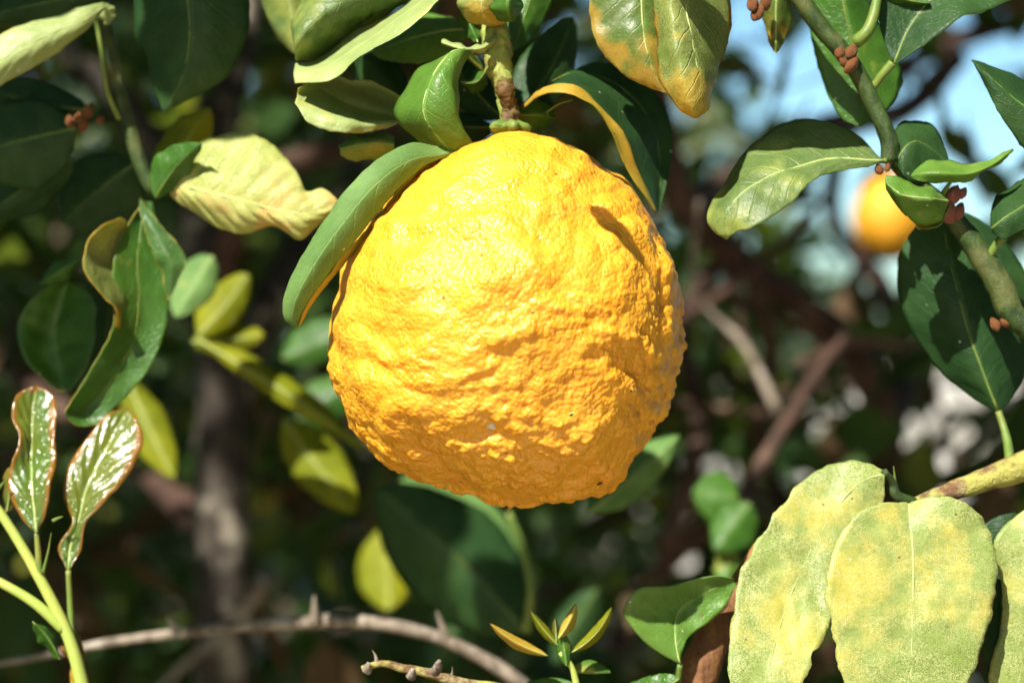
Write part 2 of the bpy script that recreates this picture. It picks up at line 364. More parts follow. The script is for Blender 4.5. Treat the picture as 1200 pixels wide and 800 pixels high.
# ------------------------------------------------------------------ leaves
def loft(curves, n=44, m=18, fold=0.3, wav=0.0, ser=0.0, quilt=0.0, nvein=9, mid=None, seed=0, crinkle=0.0):
    """surface through lengthwise curves (margin .. midrib .. margin); returns verts, faces, uv, midrib line, normals"""
    C = np.array([catmull([P(*p) for p in c], n) for c in curves])          # k, n, 3
    k = len(curves); mid = (k - 1) / 2 if mid is None else mid
    t = np.linspace(0, 1, m)
    q = t * (k - 1)
    G = np.empty((n, m, 3))
    for i in range(n):
        sm = catmull_u(C[:, i], q)
        li = np.column_stack([np.interp(q, np.arange(k), C[:, i, a]) for a in range(3)])
        G[i] = sm * (1 - fold) + li * fold
    u = np.where(q < mid, (q - mid) / max(mid, 1e-6), (q - mid) / max(k - 1 - mid, 1e-6))    # -1..1
    V = np.linspace(0, 1, n)
    du = np.gradient(G, axis=1); dv = np.gradient(G, axis=0)
    N = np.cross(du, dv); N /= np.linalg.norm(N, axis=2)[..., None] + 1e-12
    U, VV = np.meshgrid(u, V); au = np.abs(U)
    ctr = np.array([0.0, 0.0, CAM_Z]) - G.reshape(-1, 3).mean(0)
    if (N.reshape(-1, 3) * ctr).sum() < 0: flipn = True; N = -N
    else: flipn = False
    flatp = G.reshape(-1, 3)
    env = (np.sin(np.pi * np.clip(VV, 0.02, 0.98)) ** 0.5)
    h = np.zeros((n, m))
    if wav: h += wav * au ** 2 * env * (gnoise(np.column_stack([VV.ravel() * 5, np.sign(U).ravel() * 3.1 + 7, np.full(n * m, seed * 1.7)])).reshape(n, m) * 2)
    if crinkle: h += crinkle * env * gnoise(flatp * 110 + seed * 3.3).reshape(n, m) + 0.5 * crinkle * env * gnoise(flatp * 240 + seed).reshape(n, m)
    if quilt:
        ph = VV * nvein - au * 2.1
        h += quilt * env * np.sqrt(np.abs(np.sin(np.pi * ph)) + 1e-4) * np.minimum(1, au * 4) * (1 - au ** 4)
    G = G + N * h[..., None]
    if ser:
        out_ = du / (np.linalg.norm(du, axis=2)[..., None] + 1e-12) * np.sign(U)[..., None]
        s_ = gnoise(np.column_stack([VV.ravel() * 26, np.sign(U).ravel() * 5, np.full(n * m, seed + .5)])).reshape(n, m) \
            + 0.5 * gnoise(np.column_stack([VV.ravel() * 60, np.sign(U).ravel() * 5, np.full(n * m, seed + 3.5)])).reshape(n, m)
        G = G + out_ * (ser * s_ * env * (au > 0.93))[..., None]
    f = []
    for i in range(n - 1):
        for j in range(m - 1):
            a, b, c, d = i * m + j, i * m + j + 1, (i + 1) * m + j + 1, (i + 1) * m + j
            f.append((a, d, c, b) if flipn else (a, b, c, d))
    uv = np.column_stack([(U.ravel() + 1) / 2, VV.ravel()])
    jm = int(np.argmin(np.abs(u)))
    return G.reshape(-1, 3), f, uv, G[:, jm], N[:, jm]

def catmull_u(pts, q):
    ext = np.vstack([2 * pts[0] - pts[1], pts, 2 * pts[-1] - pts[-2]])
    i = np.clip(np.floor(q).astype(int), 0, len(pts) - 2); f = (q - i)[:, None]
    p0, p1, p2, p3 = ext[i], ext[i + 1], ext[i + 2], ext[i + 3]
    return 0.5 * (2 * p1 + (p2 - p0) * f + (2 * p0 - 5 * p1 + 4 * p2 - p3) * f ** 2 + (3 * p1 - p0 - 3 * p2 + p3) * f ** 3)

_seed = [0]
def leaf(parent, front, back, curves, petiole=None, rib=0.0005, label=None, thick=0.00028, pr=(0.0011, 0.0008), ribmat='rib', tilt=None, **kw):
    if tilt: curves = [[(x, y, c + (tilt[0] - y) * tilt[1]) for x, y, c in row] for row in curves]
    _seed[0] += 1; kw.setdefault('seed', _seed[0])
    kw.setdefault('ser', 0.0007); kw.setdefault('wav', 0.0016); kw.setdefault('crinkle', 0.0009)
    v, f, uv, ml, mn = loft(curves, **kw)
    o = put('leaf', v, f, [M[front], M[back]], parent, uv)
    sol = o.modifiers.new('thickness', 'SOLIDIFY'); sol.thickness = thick; sol.offset = -1; sol.material_offset = 1; sol.material_offset_rim = 1
    if label: o['label'] = label
    if rib:
        n = len(ml); rr = np.linspace(1, 0.25, 12) * rib
        pts = ml[np.linspace(0, int(n * 0.95), 12).astype(int)] - mn[np.linspace(0, int(n * 0.95), 12).astype(int)] * (rib * 0.25)
        tv, tf = tube_mesh(pts, rr, n=22, seg=6)
        r = put('midrib', tv, tf, [M['petiole' if front in ('deep', 'edge', 'top') else ribmat]], None); r.parent = o
        r.data.transform(__import__('mathutils').Matrix.Translation(Vector(-root_of(parent))))
    if petiole:
        tv, tf = tube_mesh([P(*p) for p in petiole], pr, n=14, seg=8, rough=0.08)
        r = put('petiole', tv, tf, [M['petiole']], None); r.parent = o
        r.data.transform(__import__('mathutils').Matrix.Translation(Vector(-root_of(parent))))
    return o

def blade(base, tip, wid, c0=0.0, c1=0.0, bend=0.0, cup=0.5, roll=0.0, ex=0.45):
    """curves of a plain leaf given in photograph pixels: base, tip, half widths in pixels, depths in cm; bend in pixels, cup and roll in cm"""
    b, t = np.array(base, float), np.array(tip, float); d = t - b; n = np.array([-d[1], d[0]]) / (np.hypot(*d) + 1e-9)
    wl, wr = wid if isinstance(wid, (tuple, list)) else (wid, wid)
    s = [0, .08, .25, .5, .75, .92, 1.0]; prof = [0.03, .42, .84, 1.0, .74, .36, 0.02]
    out_ = []
    for side, w, dc in ((1, wl, -roll + cup), (0, 0, 0), (-1, wr, roll + cup)):
        row = []
        for k, pw in zip(s, prof):
            p = b + d * k + n * (bend * math.sin(math.pi * k) + side * w * pw)
            row.append((p[0], p[1], c0 + (c1 - c0) * k + dc * pw))
        out_.append(row)
    return out_

# ------------------------------------------------------------------ the big fruit
def icosphere(level):
    import bmesh
    bm = bmesh.new(); bmesh.ops.create_icosphere(bm, subdivisions=level, radius=1.0)
    v = np.array([x.co[:] for x in bm.verts]); f = [tuple(q.index for q in p.verts) for p in bm.faces]
    bm.free(); return v, f

OUTLINE = [(588, 150), (575, 153), (540, 166), (500, 190), (462, 225), (430, 262), (408, 300), (392, 345), (384, 390), (386, 440), (395, 472), (410, 505), (432, 532),
           (470, 557), (510, 571), (555, 580), (600, 590), (640, 592), (680, 586), (715, 571), (745, 546), (770, 512), (788, 470), (799, 425), (802, 380), (796, 335),
           (784, 290), (768, 255), (743, 220), (712, 192), (680, 168), (655, 154), (632, 153), (610, 148)]
def build_fruit():
    cx, cyy = 595, 385
    ang = np.array([math.atan2(-(y - cyy), x - cx) for x, y in OUTLINE]); rad = np.array([math.hypot(x - cx, y - cyy) for x, y in OUTLINE])
    o_ = np.argsort(ang); ang, rad = ang[o_], rad[o_]
    ang = np.concatenate([ang - 2 * np.pi, ang, ang + 2 * np.pi]); rad = np.tile(rad, 3)
    c0 = P(cx, cyy, 0); px = K * D0 * 0.982
    root = thing('citrus_fruit', 'large knobbly yellow citrus fruit hanging in the middle under its leafy stalk', 'fruit', P(595, 592, 0))
    d, f = icosphere(8)
    phi = np.arctan2(d[:, 2], d[:, 0]); Rp = np.interp(phi, ang, rad)
    lat = np.hypot(d[:, 0], d[:, 2])
    Rp = 212 + (Rp - 212) * np.clip(lat * 1.15, 0, 1)
    p = np.column_stack([d[:, 0] * Rp, d[:, 1] * 208.0, d[:, 2] * Rp])
    zz = np.clip(p[:, 2] / 230, 0, 1)                           # the shoulder narrows in depth as it does in width
    p[:, 1] *= 1 - 0.20 * np.clip(zz - 0.3, 0, 1)
    p *= px
    q = p / 0.06
    warp = np.column_stack([gnoise(q * 2.2 + 5), gnoise(q * 2.2 + 15), gnoise(q * 2.2 + 25)])
    low = np.clip(0.5 - q[:, 2] * 0.55 + 0.25 * q[:, 0], 0.0, 1.0)     # rougher towards the blossom end
    qa = (q + warp * 0.24) * np.array([1, 1, 1.75])
    soft = lambda d_, r_: np.exp(-(d_ / r_) ** 2)
    clump = np.clip(gnoise(q * 4.2 + 31) * 2.0 + 0.5, 0, 1)
    h = 0.0034 * gnoise(q * 2.2 + 3) + 0.0026 * gnoise((q + warp * 0.2) * np.array([1, 1, 2.0]) * 3.1 + 9) + 0.0011 * gnoise((q + warp * 0.25) * np.array([1, 1, 1.7]) * 5.0 + 19)
    h += 0.0020 * (soft(cells((q + warp * 0.2) * np.array([1, 1, 1.45]) * 5.8), .6) - .5) * (0.45 + 0.6 * low)
    h += 0.0008 * (soft(cells((q + warp * 0.16) * np.array([1, 1, 1.4]) * 10.5 + 5), .55) - .5) * (0.5 + 0.6 * low)
    pb = np.clip(low * 1.5 - 0.35, 0, 1) * (0.35 + 0.65 * clump)
    h += 0.0012 * (soft(cells((q + warp * 0.12) * 14.0 + 3), .5) - .4) * pb
    h += 0.0007 * soft(cells((q + warp * 0.1) * 24.0 + 3), .5) * (0.15 + pb)
    # lobes and folds at the bottom
    bot = np.clip((-q[:, 2] - 0.62) / 0.4, 0, 1)
    h += bot * 0.0028 * (gnoise(np.column_stack([phi_az(p) * 1.8, q[:, 2] * 5, q[:, 0] * 1.2])) - 0.15) 
    # hollow round the white chip, dimple folds at the shoulder
    dn = d / np.linalg.norm(d, axis=1)[:, None]
    for (ppx, ppy, rr, dep) in ((575, 500, 0.13, 0.0026), (500, 555, 0.10, 0.0010), (640, 175, 0.10, 0.0025), (700, 188, 0.12, 0.002)):
        x0, z0 = (ppx - cx) / 212, -(ppy - cyy) / 212; y0 = -math.sqrt(max(0.02, 1 - min(.98, x0 * x0 + z0 * z0)))
        e = np.array([x0, y0, z0]); e /= np.linalg.norm(e)
        h -= dep * np.exp(-((dn - e) ** 2).sum(1) / rr ** 2)
    p = p + dn * h[:, None]
    v = p + c0
    rind = put('rind', v, f, [M['rind']], root)
    att = rind.data.attributes.new('weather', 'FLOAT', 'POINT')
    wthr = np.clip(0.25 + 0.8 * q[:, 0] - 0.5 * q[:, 2] + gnoise(q * 3) * 0.4, 0, 1)
    att.data.foreach_set('value', wthr.astype(np.float32))
    # nearest rind point under a photograph pixel
    cp = np.array([0, 0, CAM_Z]); vis = v[:, 1] < c0[1]
    pr = np.column_stack([600 + v[:, 0] / v[:, 1] / K, 400 - (v[:, 2] - CAM_Z) / v[:, 1] / K])
    def on(px_, py_):
        dd = np.hypot(pr[:, 0] - px_, pr[:, 1] - py_) + (~vis) * 1e6
        return v[int(np.argmin(dd))]
    iv, jf = icosphere(3)
    for (x, y, r, mat, nm) in ((575, 499, 4.0, 'chip', 'pith_chip'), (578, 502, 2.0, 'chip', 'pith_chip'), (501, 564, 4.0, 'scar', 'scar'), (702, 567, 3.2, 'scar', 'scar'), (671, 487, 2.0, 'scar', 'scar'), (773, 296, 2.0, 'scar', 'scar')):
        c = on(x, y); nr = c - c0; nr /= np.linalg.norm(nr)
        w = iv * np.array([1.25, 1, 0.8]) * r * K * D0 * (1 + 0.6 * gnoise(iv * 1.7 + x)[:, None])
        w = w - nr * (w @ nr)[:, None] * 0.7
        put(nm, c + w, jf, [M[mat]], root)
    # brown calyx button
    v2, f2 = icosphere(4)
    a5 = np.arctan2(v2[:, 1], v2[:, 0])
    vv = v2 * np.array([0.0062, 0.0062, 0.0024]) * (1 + 0.22 * np.cos(5 * a5))[:, None]
    put('calyx', vv + P(596, 150, -0.1) + 0.0006 * gnoise(v2 * 4)[:, None], f2, [M['petiole']], root)
    return root
def phi_az(p): return np.arctan2(p[:, 1], p[:, 0])
build_fruit()

# ------------------------------------------------------------------ the fruiting twig and its leaves
_bud = None
def bud(parent, px, py, c, r, mat='bud', tilt=0.0):
    global _bud
    iv, jf = icosphere(3)
    key = 'bud_' + mat
    if key not in bpy.data.meshes:
        a = np.arctan2(iv[:, 1], iv[:, 0])
        g = iv * np.array([1, 1, 1.25]) * (1 - 0.2 * (np.abs(np.cos(2.5 * a)) < 0.3) * (iv[:, 2] > -0.5) + 0.16 * gnoise(iv * 2.0))[:, None] * np.column_stack([1 - .4 * np.clip(iv[:, 2], 0, 1)] * 2 + [np.ones(len(iv))])
        mesh_data(key, g, jf, None, [M[mat]])
    o = link('bud', bpy.data.meshes[key], parent)
    s = r * K * D0 * random.uniform(.75, 1.05); o.scale = (s * random.uniform(.8, 1), s, s * random.uniform(1.0, 1.5))
    o.location = Vector(P(px, py, c) - root_of(parent)); o.rotation_euler = (random.uniform(-.7, .7), tilt + random.uniform(-.3, .3), random.uniform(0, 3))
    return o

def thorn(parent, a, b, r=2.5, mat='petiole'):
    return tube('thorn', [P(*a), (P(*a) + P(*b)) / 2 + 0.0003, P(*b)], [r * K * D0, r * .6 * K * D0, 0.00008], M[mat], parent, n=10, seg=8)

PX = K * D0
T = thing('fruiting_twig', 'scabby green stalk with curled and folded leaves directly above the big yellow fruit', 'twig', P(588, -60, 1.0))
tube('stalk', [P(570, -60, 1.5), P(576, 0, 1), P(580, 40, .6), P(584, 75, .3), P(588, 92, .2), P(592, 112, .2), P(595, 150, .2)],
     [10 * PX, 9.5 * PX, 9 * PX, 13 * PX, 17 * PX, 9 * PX, 8 * PX], M['scabby'], T, n=80, seg=28, rough=0.34, freq=360)
tube('stalk_base', [P(591, 96, .0), P(593, 110, -.1), P(598, 128, .1), P(596, 152, 0)], [10 * PX, 10.5 * PX, 9.5 * PX, 12 * PX], M['browncalyx'], T, n=50, seg=24, rough=0.45, freq=520)
# folded leaf at the top left: crinkled face above, pale flange below
leaf(T, 'dusty', 'pale', [[(548, -45, 1), (470, -75, 2.5), (385, -50, 2.5), (343, 20, 1.2), (345, 62, .6)],
                         [(548, -42, 1), (470, -30, .8), (395, 5, .2), (352, 45, 0), (346, 66, .5)],
                         [(548, -38, 1.2), (480, 0, 1.6), (420, 38, 2), (375, 68, 1.6), (347, 72, .9)]],
     fold=0.1, crinkle=0.0018, quilt=0.0007, m=26, n=60, rib=0, label='crinkled upper half of the folded leaf')
leaf(T, 'pale', 'top', [[(548, -38, 1.2), (480, -2, 1.5), (420, 36, 1.8), (375, 66, 1.5), (346, 74, .9)],
                        [(546, -36, .6), (490, 5, .2), (430, 48, -.1), (378, 80, -.1), (344, 86, .3)],
                        [(546, -34, .2), (505, 10, -.7), (445, 55, -1.0), (385, 91, -.8), (345, 97, -.1)]],
     fold=0.2, crinkle=0.0006, m=20, n=60, rib=0, label='pale lower flange of the folded leaf')
# cupped yellow leaf under it
leaf(T, 'pale', 'edge', [[(470, 114, 1.3), (440, 100, 1.8), (405, 92, 2.0), (375, 88, 1.6), (350, 104, .6)],
                        [(470, 134, 2.4), (440, 130, 3.2), (405, 119, 3.0), (375, 104, 2.2), (349, 111, .7)],
                        [(468, 140, 1.2), (430, 142, .4), (395, 137, 0), (362, 126, .1), (347, 116, .2)],
                        [(466, 144, .9), (430, 155, .2), (395, 154, -.3), (360, 143, -.2), (346, 120, 0)]], mid=1, fold=0.25, rib=0.0004)
# leaf behind, lit, with the dark one under it
leaf(T, 'mid', 'under', blade((550, 34), (436, 62), (26, 30), 3.2, 4.2, 4, 0.5, -.8), quilt=0.0006, petiole=[(572, 30, 1), (560, 30, 2), (550, 34, 3.2)])
leaf(T, 'deep', 'under', blade((480, 140), (410, 52), (24, 24), 3.6, 4.6, 6, 0.6), rib=0)
leaf(T, 'dusty', 'under', blade((330, -60), (352, 66), (34, 30), 5.2, 5.6, 0, .4), rib=0.0004)
# curled leaf in the middle
leaf(T, 'mid', 'under', [[(566, 84, .4), (535, 64, .2), (488, 84, -.4), (465, 120, -.4), (466, 142, -.4), (490, 165, -.2), (522, 190, 0)],
                         [(566, 82, .4), (538, 59, -.8), (512, 82, -1.6), (498, 118, -1.8), (500, 140, -1.7), (518, 165, -1.3), (540, 190, -.6)],
                         [(566, 80, .5), (548, 60, -.6), (530, 85, -1.6), (530, 120, -1.8), (540, 150, -1.5), (553, 172, -1.0), (568, 188, -.4)],
                         [(566, 79, .7), (556, 64, .2), (539, 85, -.8), (536, 120, -1.2), (545, 150, -1.0), (557, 172, -.6), (572, 188, -.1)]],
     mid=1, fold=0.1, crinkle=0.0008, m=26, n=60, quilt=0.0003, label='arched leaf with its far margin rolled over')
leaf(T, 'top', 'under', blade((570, 82), (540, 96), (10, 14), 1.0, 1.0, -8, .5), rib=0.0003)
# long grey-green leaf lying along the left shoulder of the fruit, with a rolled ragged yellow edge
leaf(T, 'under', 'orange', [[(560, 168, -.6), (520, 172, -1.0), (480, 168, -1.6), (430, 196, -2.2), (386, 250, -2.4), (352, 302, -2.4), (333, 345, -2.2), (333, 372, -2.0), (344, 384, -1.8)],
                         [(560, 172, -.6), (520, 180, -1.2), (480, 188, -1.9), (440, 216, -2.5), (404, 258, -2.8), (370, 306, -2.8), (348, 346, -2.6), (342, 372, -2.2), (346, 384, -1.9)],
                         [(562, 173, -.5), (525, 184, -1.0), (492, 198, -1.5), (455, 232, -2.1), (420, 275, -2.4), (385, 318, -2.4), (361, 350, -2.3), (349, 374, -2.1), (347, 384, -1.9)],
                         [(563, 170, -.2), (528, 178, -.6), (497, 192, -1.0), (462, 226, -1.5), (426, 270, -1.8), (390, 314, -1.9), (365, 348, -1.9), (351, 374, -1.9), (348, 384, -1.8)]],
     mid=1, fold=0.1, ser=0.0006, wav=0.0005, crinkle=0.0004, m=26, n=70, rib=0, label='long grey-green leaf on the shoulder of the fruit')
leaf(T, 'orange', 'under', [[(563, 172, -.3), (528, 181, -.7), (494, 197, -1.2), (459, 230, -1.7), (424, 273, -2.0), (388, 317, -2.1), (364, 350, -2.1), (349, 382, -1.9)],
                         [(564, 174, -.1), (531, 186, -.5), (500, 203, -.9), (464, 237, -1.4), (430, 279, -1.7), (393, 322, -1.8), (368, 353, -1.9), (351, 383, -1.8)]],
     fold=0.5, ser=0.0012, rib=0, m=6, n=70, crinkle=0.0006, label='ragged orange edge of the long grey-green leaf')
leaf(T, 'under', 'top', [[(462, 160, 1.5), (440, 155, 1.8), (415, 158, 1.8), (396, 170, 1.5)], [(462, 170, 1.3), (440, 168, 1.1), (420, 170, 1.2), (398, 174, 1.3)],
                       [(462, 184, 1.8), (445, 190, 2), (425, 190, 2), (399, 182, 1.6)]], rib=0)
leaf(T, 'pale', 'under', blade((445, 245), (398, 285), (14, 16), 2.5, 3.0, 0, .3), rib=0)
leaf(T, 'deep', 'under', blade((540, -118), (612, -40), (15, 15), -9.6, -9.8, 0, .1), rib=0.0002)  # unseen leaf added to cast a shadow strip on the fruit
leaf(T, 'deep', 'under', blade((505, -172), (622, -104), (16, 16), -6.0, -6.2, 0, .1), rib=0.0002)  # unseen leaf added to shade the fruit's right shoulder
# darker leaves crowding behind the stalk
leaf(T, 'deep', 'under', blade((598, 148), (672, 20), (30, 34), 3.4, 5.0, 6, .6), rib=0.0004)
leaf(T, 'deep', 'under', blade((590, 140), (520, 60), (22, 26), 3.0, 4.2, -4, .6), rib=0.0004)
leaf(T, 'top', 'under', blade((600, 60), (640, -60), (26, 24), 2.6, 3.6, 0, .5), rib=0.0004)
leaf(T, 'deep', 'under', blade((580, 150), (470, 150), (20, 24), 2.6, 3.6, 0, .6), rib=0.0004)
# dark leaf over the right shoulder with a bright yellow rolled edge
leaf(T, 'orange', 'gold', [[(611, 129, .8), (630, 113, -.2), (655, 107, -.8), (683, 118, -.8), (710, 150, -.5), (738, 203, 0), (768, 250, .5)],
                          [(612, 123, .8), (632, 106, 0), (657, 98, -.4), (688, 106, -.4), (718, 142, -.1), (748, 198, .3), (771, 248, .7)]],
     fold=0.4, m=8, n=50, rib=0, ser=0.0004, label='bright yellow rolled edge of the dark leaf')
leaf(T, 'deep', 'under', [[(612, 124, .8), (632, 107, 0), (657, 99, -.35), (688, 107, -.35), (718, 143, -.05), (748, 199, .35), (771, 249, .75)],
                         [(614, 121, 1), (640, 100, 1.4), (682, 84, 2.2), (735, 110, 2.6), (765, 150, 2.4), (773, 200, 2), (772, 248, 1.0)],
                         [(616, 119, 1), (650, 94, 2.2), (692, 75, 3.2), (748, 84, 3.8), (784, 135, 3.4), (787, 185, 2.4), (773, 250, 1.0)]],
     fold=0.15, m=22, n=50, rib=0.0003, label='dark drooping leaf over the right shoulder of the fruit')
leaf(T, 'top', 'under', blade((602, 136), (652, 140), (20, 18), .6, 1.6, -4, .4), rib=0.0004)
# curled tip cluster at the very top
leaf(T, 'amberlit', 'edge', [[(555, -30, -.4), (542, -8, -.8), (536, 10, -.7), (550, 28, -.4), (580, 32, -.2)], [(570, -32, -.6), (568, -8, -1.4), (566, 12, -1.4), (572, 24, -.9), (585, 30, -.4)],
                           [(590, -30, -.2), (600, -10, -.5), (604, 8, -.5), (596, 22, -.3), (588, 30, -.2)]], rib=0.0004, crinkle=0.0012)
leaf(T, 'top', 'edge', [[(585, -30, -.6), (574, -6, -1.2), (576, 14, -1.3), (592, 26, -1.0)], [(600, -32, -1), (596, -6, -1.8), (596, 14, -1.8), (600, 26, -1.1)],
                       [(616, -30, -.4), (612, -8, -1.1), (611, 12, -1.1), (603, 27, -.9)]], rib=0.0004, crinkle=0.0012)
leaf(T, 'pale', 'top', [[(582, 40, 0), (568, 50, -.4), (548, 53, -.4), (518, 44, 0)], [(582, 46, -.2), (566, 56, -.7), (545, 58, -.7), (517, 50, -.2)], [(580, 52, 0), (564, 62, -.4), (543, 60, -.4), (518, 53, 0)]],
     rib=0, m=8, n=24)
leaf(T, 'top', 'pale', blade((560, 50), (540, 14), (8, 9), .4, .8, 2, .4), rib=0)
tube('tendril', [P(640, 132, 1), P(655, 122, .6), P(672, 117, .5)], [1.6 * PX, 1.3 * PX, .8 * PX], M['petiole'], T, n=10, seg=6)

# ------------------------------------------------------------------ twig above: two hanging leaves
T = thing('hanging_twig', 'two large drooping green leaves with amber brown tips hanging from the top edge', 'twig', P(770, -90, 0.5))
tube('stem', [P(640, -150, 1), P(720, -100, .8), P(780, -85, .6), P(860, -95, .6)], [6 * PX, 6 * PX, 6 * PX, 5 * PX], M['stem'], T, n=24, seg=12, rough=0.1)
leaf(T, 'amber', 'under', [[(745, -75, .2), (708, -45, -.2), (691, 0, -.3), (694, 35, -.4), (706, 62, -.5), (728, 86, -.6), (752, 100, -.7), (778, 109, -.8)],
                          [(750, -75, 0), (752, -40, -.3), (754, 0, -.6), (756, 35, -.9), (760, 60, -1.0), (766, 82, -1.0), (772, 97, -.9), (780, 109, -.8)],
                          [(758, -75, 0), (785, -45, .2), (800, 0, .4), (802, 35, .3), (800, 62, .1), (796, 84, -.2), (790, 98, -.5), (782, 110, -.8)]],
     quilt=0.0005, ser=0.0008, m=24, n=60, petiole=[(748, -90, .6), (750, -75, .1)], label='green leaf with a rusty amber patch')
leaf(T, 'amberlit', 'under', [[(800, -75, -.6), (774, -40, -1.0), (767, 0, -1.3), (768, 50, -1.6), (774, 92, -1.9), (786, 116, -2.0), (798, 130, -2.0), (812, 138, -2.0)],
                          [(804, -75, -.8), (788, -40, -1.8), (786, 0, -2.2), (791, 50, -2.6), (800, 92, -2.7), (806, 116, -2.6), (811, 130, -2.4), (815, 138, -2.1)],
                          [(806, -75, -.7), (803, -40, -1.4), (805, 0, -1.8), (812, 50, -2.2), (821, 92, -2.4), (822, 116, -2.4), (820, 129, -2.3), (817, 138, -2.1)],
                          [(810, -75, -.5), (842, -40, -.2), (858, 0, 0.0), (852, 50, -.6), (839, 92, -1.3), (834, 116, -1.7), (830, 128, -1.9), (818, 138, -2.0)]],
     mid=2, quilt=0.0004, ser=0.0009, crinkle=0.0012, m=26, n=60, petiole=[(800, -90, .4), (804, -75, -.7)], label='leaf with a lit pale stripe and scorched tip')
leaf(T, 'deep', 'under', blade((765, -85), (945, -85), (62, 70), -3.4, -4.2, 0, .3), rib=0.0004)  # unseen leaf added to shade the broad dusty leaf
leaf(T, 'deep', 'under', blade((580, -175), (716, -36), (46, 44), -1.0, -1.0, 0, .3), rib=0.0004)  # unseen leaf added to darken the drooping leaf over the fruit
leaf(T, 'amber', 'under', blade((912, -50), (909, 63), (18, 20), .8, 1.2, 0, .5), rib=0.0004)
for (x, y, r) in ((882, 4, 8), (890, 14, 8), (897, 2, 8), (884, 18, 6)): bud(T, x, y, .5, r, 'budbrown')

# ------------------------------------------------------------------ right-hand branch with buds
T = thing('budding_branch', 'zigzag dark green branch with pinkish buds and leaves in the upper right', 'branch', P(905, -60, 0.8))
tube('stem', [P(895, -70, 1), P(930, -12, .8), P(962, 32, .7), P(1000, 78, .6), P(1026, 128, .5), P(1041, 162, .4), P(1043, 190, .4)],
     [11 * PX, 11.5 * PX, 11 * PX, 10.5 * PX, 10.5 * PX, 10 * PX, 11 * PX], M['stem'], T, n=60, seg=18, rough=0.12, freq=260)
tube('stem', [P(1043, 178, .5), P(1066, 208, .6), P(1096, 234, .6), P(1122, 262, .5), P(1150, 300, .4), P(1172, 335, .3), P(1186, 368, .2), P(1225, 400, 0)],
     [11 * PX, 10 * PX, 10 * PX, 11 * PX, 11.5 * PX, 12 * PX, 16 * PX, 13 * PX], M['stem'], T, n=60, seg=18, rough=0.12, freq=260)
leaf(T, 'dusty', 'under', [[(1034, 187, .2), (1006, 160, 1.0), (970, 140, 1.6), (935, 137, 1.7), (895, 158, 1.3), (862, 190, .7), (838, 228, .1), (828, 256, -.3), (838, 274, -.6), (850, 280, -.8)],
                          [(1036, 188, .1), (1010, 188, -.1), (978, 187, -.2), (943, 194, -.4), (905, 207, -.7), (872, 226, -.9), (853, 247, -1.0), (844, 262, -.9), (845, 274, -.9), (851, 280, -.8)],
                          [(1036, 190, .1), (1010, 196, -.3), (978, 199, -.6), (955, 207, -.9), (932, 232, -1.3), (905, 255, -1.5), (880, 267, -1.5), (865, 270, -1.3), (857, 276, -1.1), (852, 281, -.8)]],
     quilt=0.0006, crinkle=0.0012, ser=0.0009, m=26, n=64, petiole=[(1043, 190, .4), (1036, 188, .1)], label='broad dusty leaf half in shade')
leaf(T, 'deep', 'under', [[(1048, 192, .5), (1045, 170, 1.0), (1050, 150, 1.4), (1066, 141, 1.7), (1086, 143, 1.8), (1102, 162, 1.6), (1113, 192, 1.2)],
                         [(1049, 194, .3), (1056, 180, .2), (1066, 170, .3), (1078, 168, .6), (1090, 174, .8), (1102, 184, 1.0), (1113, 194, 1.0)],
                         [(1050, 195, .3), (1058, 204, 0), (1070, 212, 0), (1084, 214, .2), (1096, 210, .5), (1106, 204, .8), (1113, 196, 1.0)]], rib=0.0004, crinkle=0.0008)
leaf(T, 'mid', 'under', [[(1067, 206, -.8), (1076, 194, -.6), (1096, 187, -.4), (1120, 189, -.3), (1142, 193, -.4), (1166, 185, -.5), (1187, 174, -.4)],
                        [(1067, 207, -.8), (1080, 203, -1.1), (1100, 202, -1.3), (1122, 203, -1.2), (1143, 201, -1.0), (1166, 191, -.8), (1187, 175, -.4)],
                        [(1068, 208, -.8), (1082, 213, -1.0), (1102, 216, -1.0), (1125, 214, -.9), (1146, 207, -.7), (1168, 196, -.6), (1188, 176, -.4)]], rib=0, crinkle=0.0005)
leaf(T, 'mid', 'under', [[(1112, 232, -.4), (1095, 221, -.8), (1072, 217, -.9), (1052, 208, -1.0), (1038, 206, -1.0)],
                        [(1112, 236, -.8), (1094, 234, -1.6), (1072, 232, -1.7), (1052, 226, -1.6), (1037, 214, -1.1)],
                        [(1110, 244, -.4), (1098, 261, -.6), (1080, 264, -.8), (1056, 250, -.9), (1038, 222, -1.0)]], fold=0.3, rib=0.0003, crinkle=0.0015, label='small curled leaf by the pink buds')
leaf(T, 'amber', 'under', [[(1112, 240, -.2), (1100, 262, -.2), (1080, 266, -.3), (1068, 250, -.4)], [(1112, 246, .2), (1100, 254, .4), (1084, 256, .2), (1068, 248, 0)], [(1110, 238, .6), (1096, 240, .8), (1080, 242, .6), (1066, 244, .4)]], rib=0)
leaf(T, 'deep', 'under', [[(1300, 190, 0), (1258, 138, .4), (1215, 105, .6), (1172, 80, .4), (1139, 70, 0)], [(1302, 200, -.4), (1255, 165, -.5), (1212, 135, -.5), (1170, 100, -.3), (1139, 71, 0)],
                         [(1300, 210, 0), (1250, 205, -.3), (1205, 180, -.4), (1165, 122, -.2), (1140, 72, 0)]], quilt=0.0004, label='dark leaf reaching in from the frame edge below the topmost one')
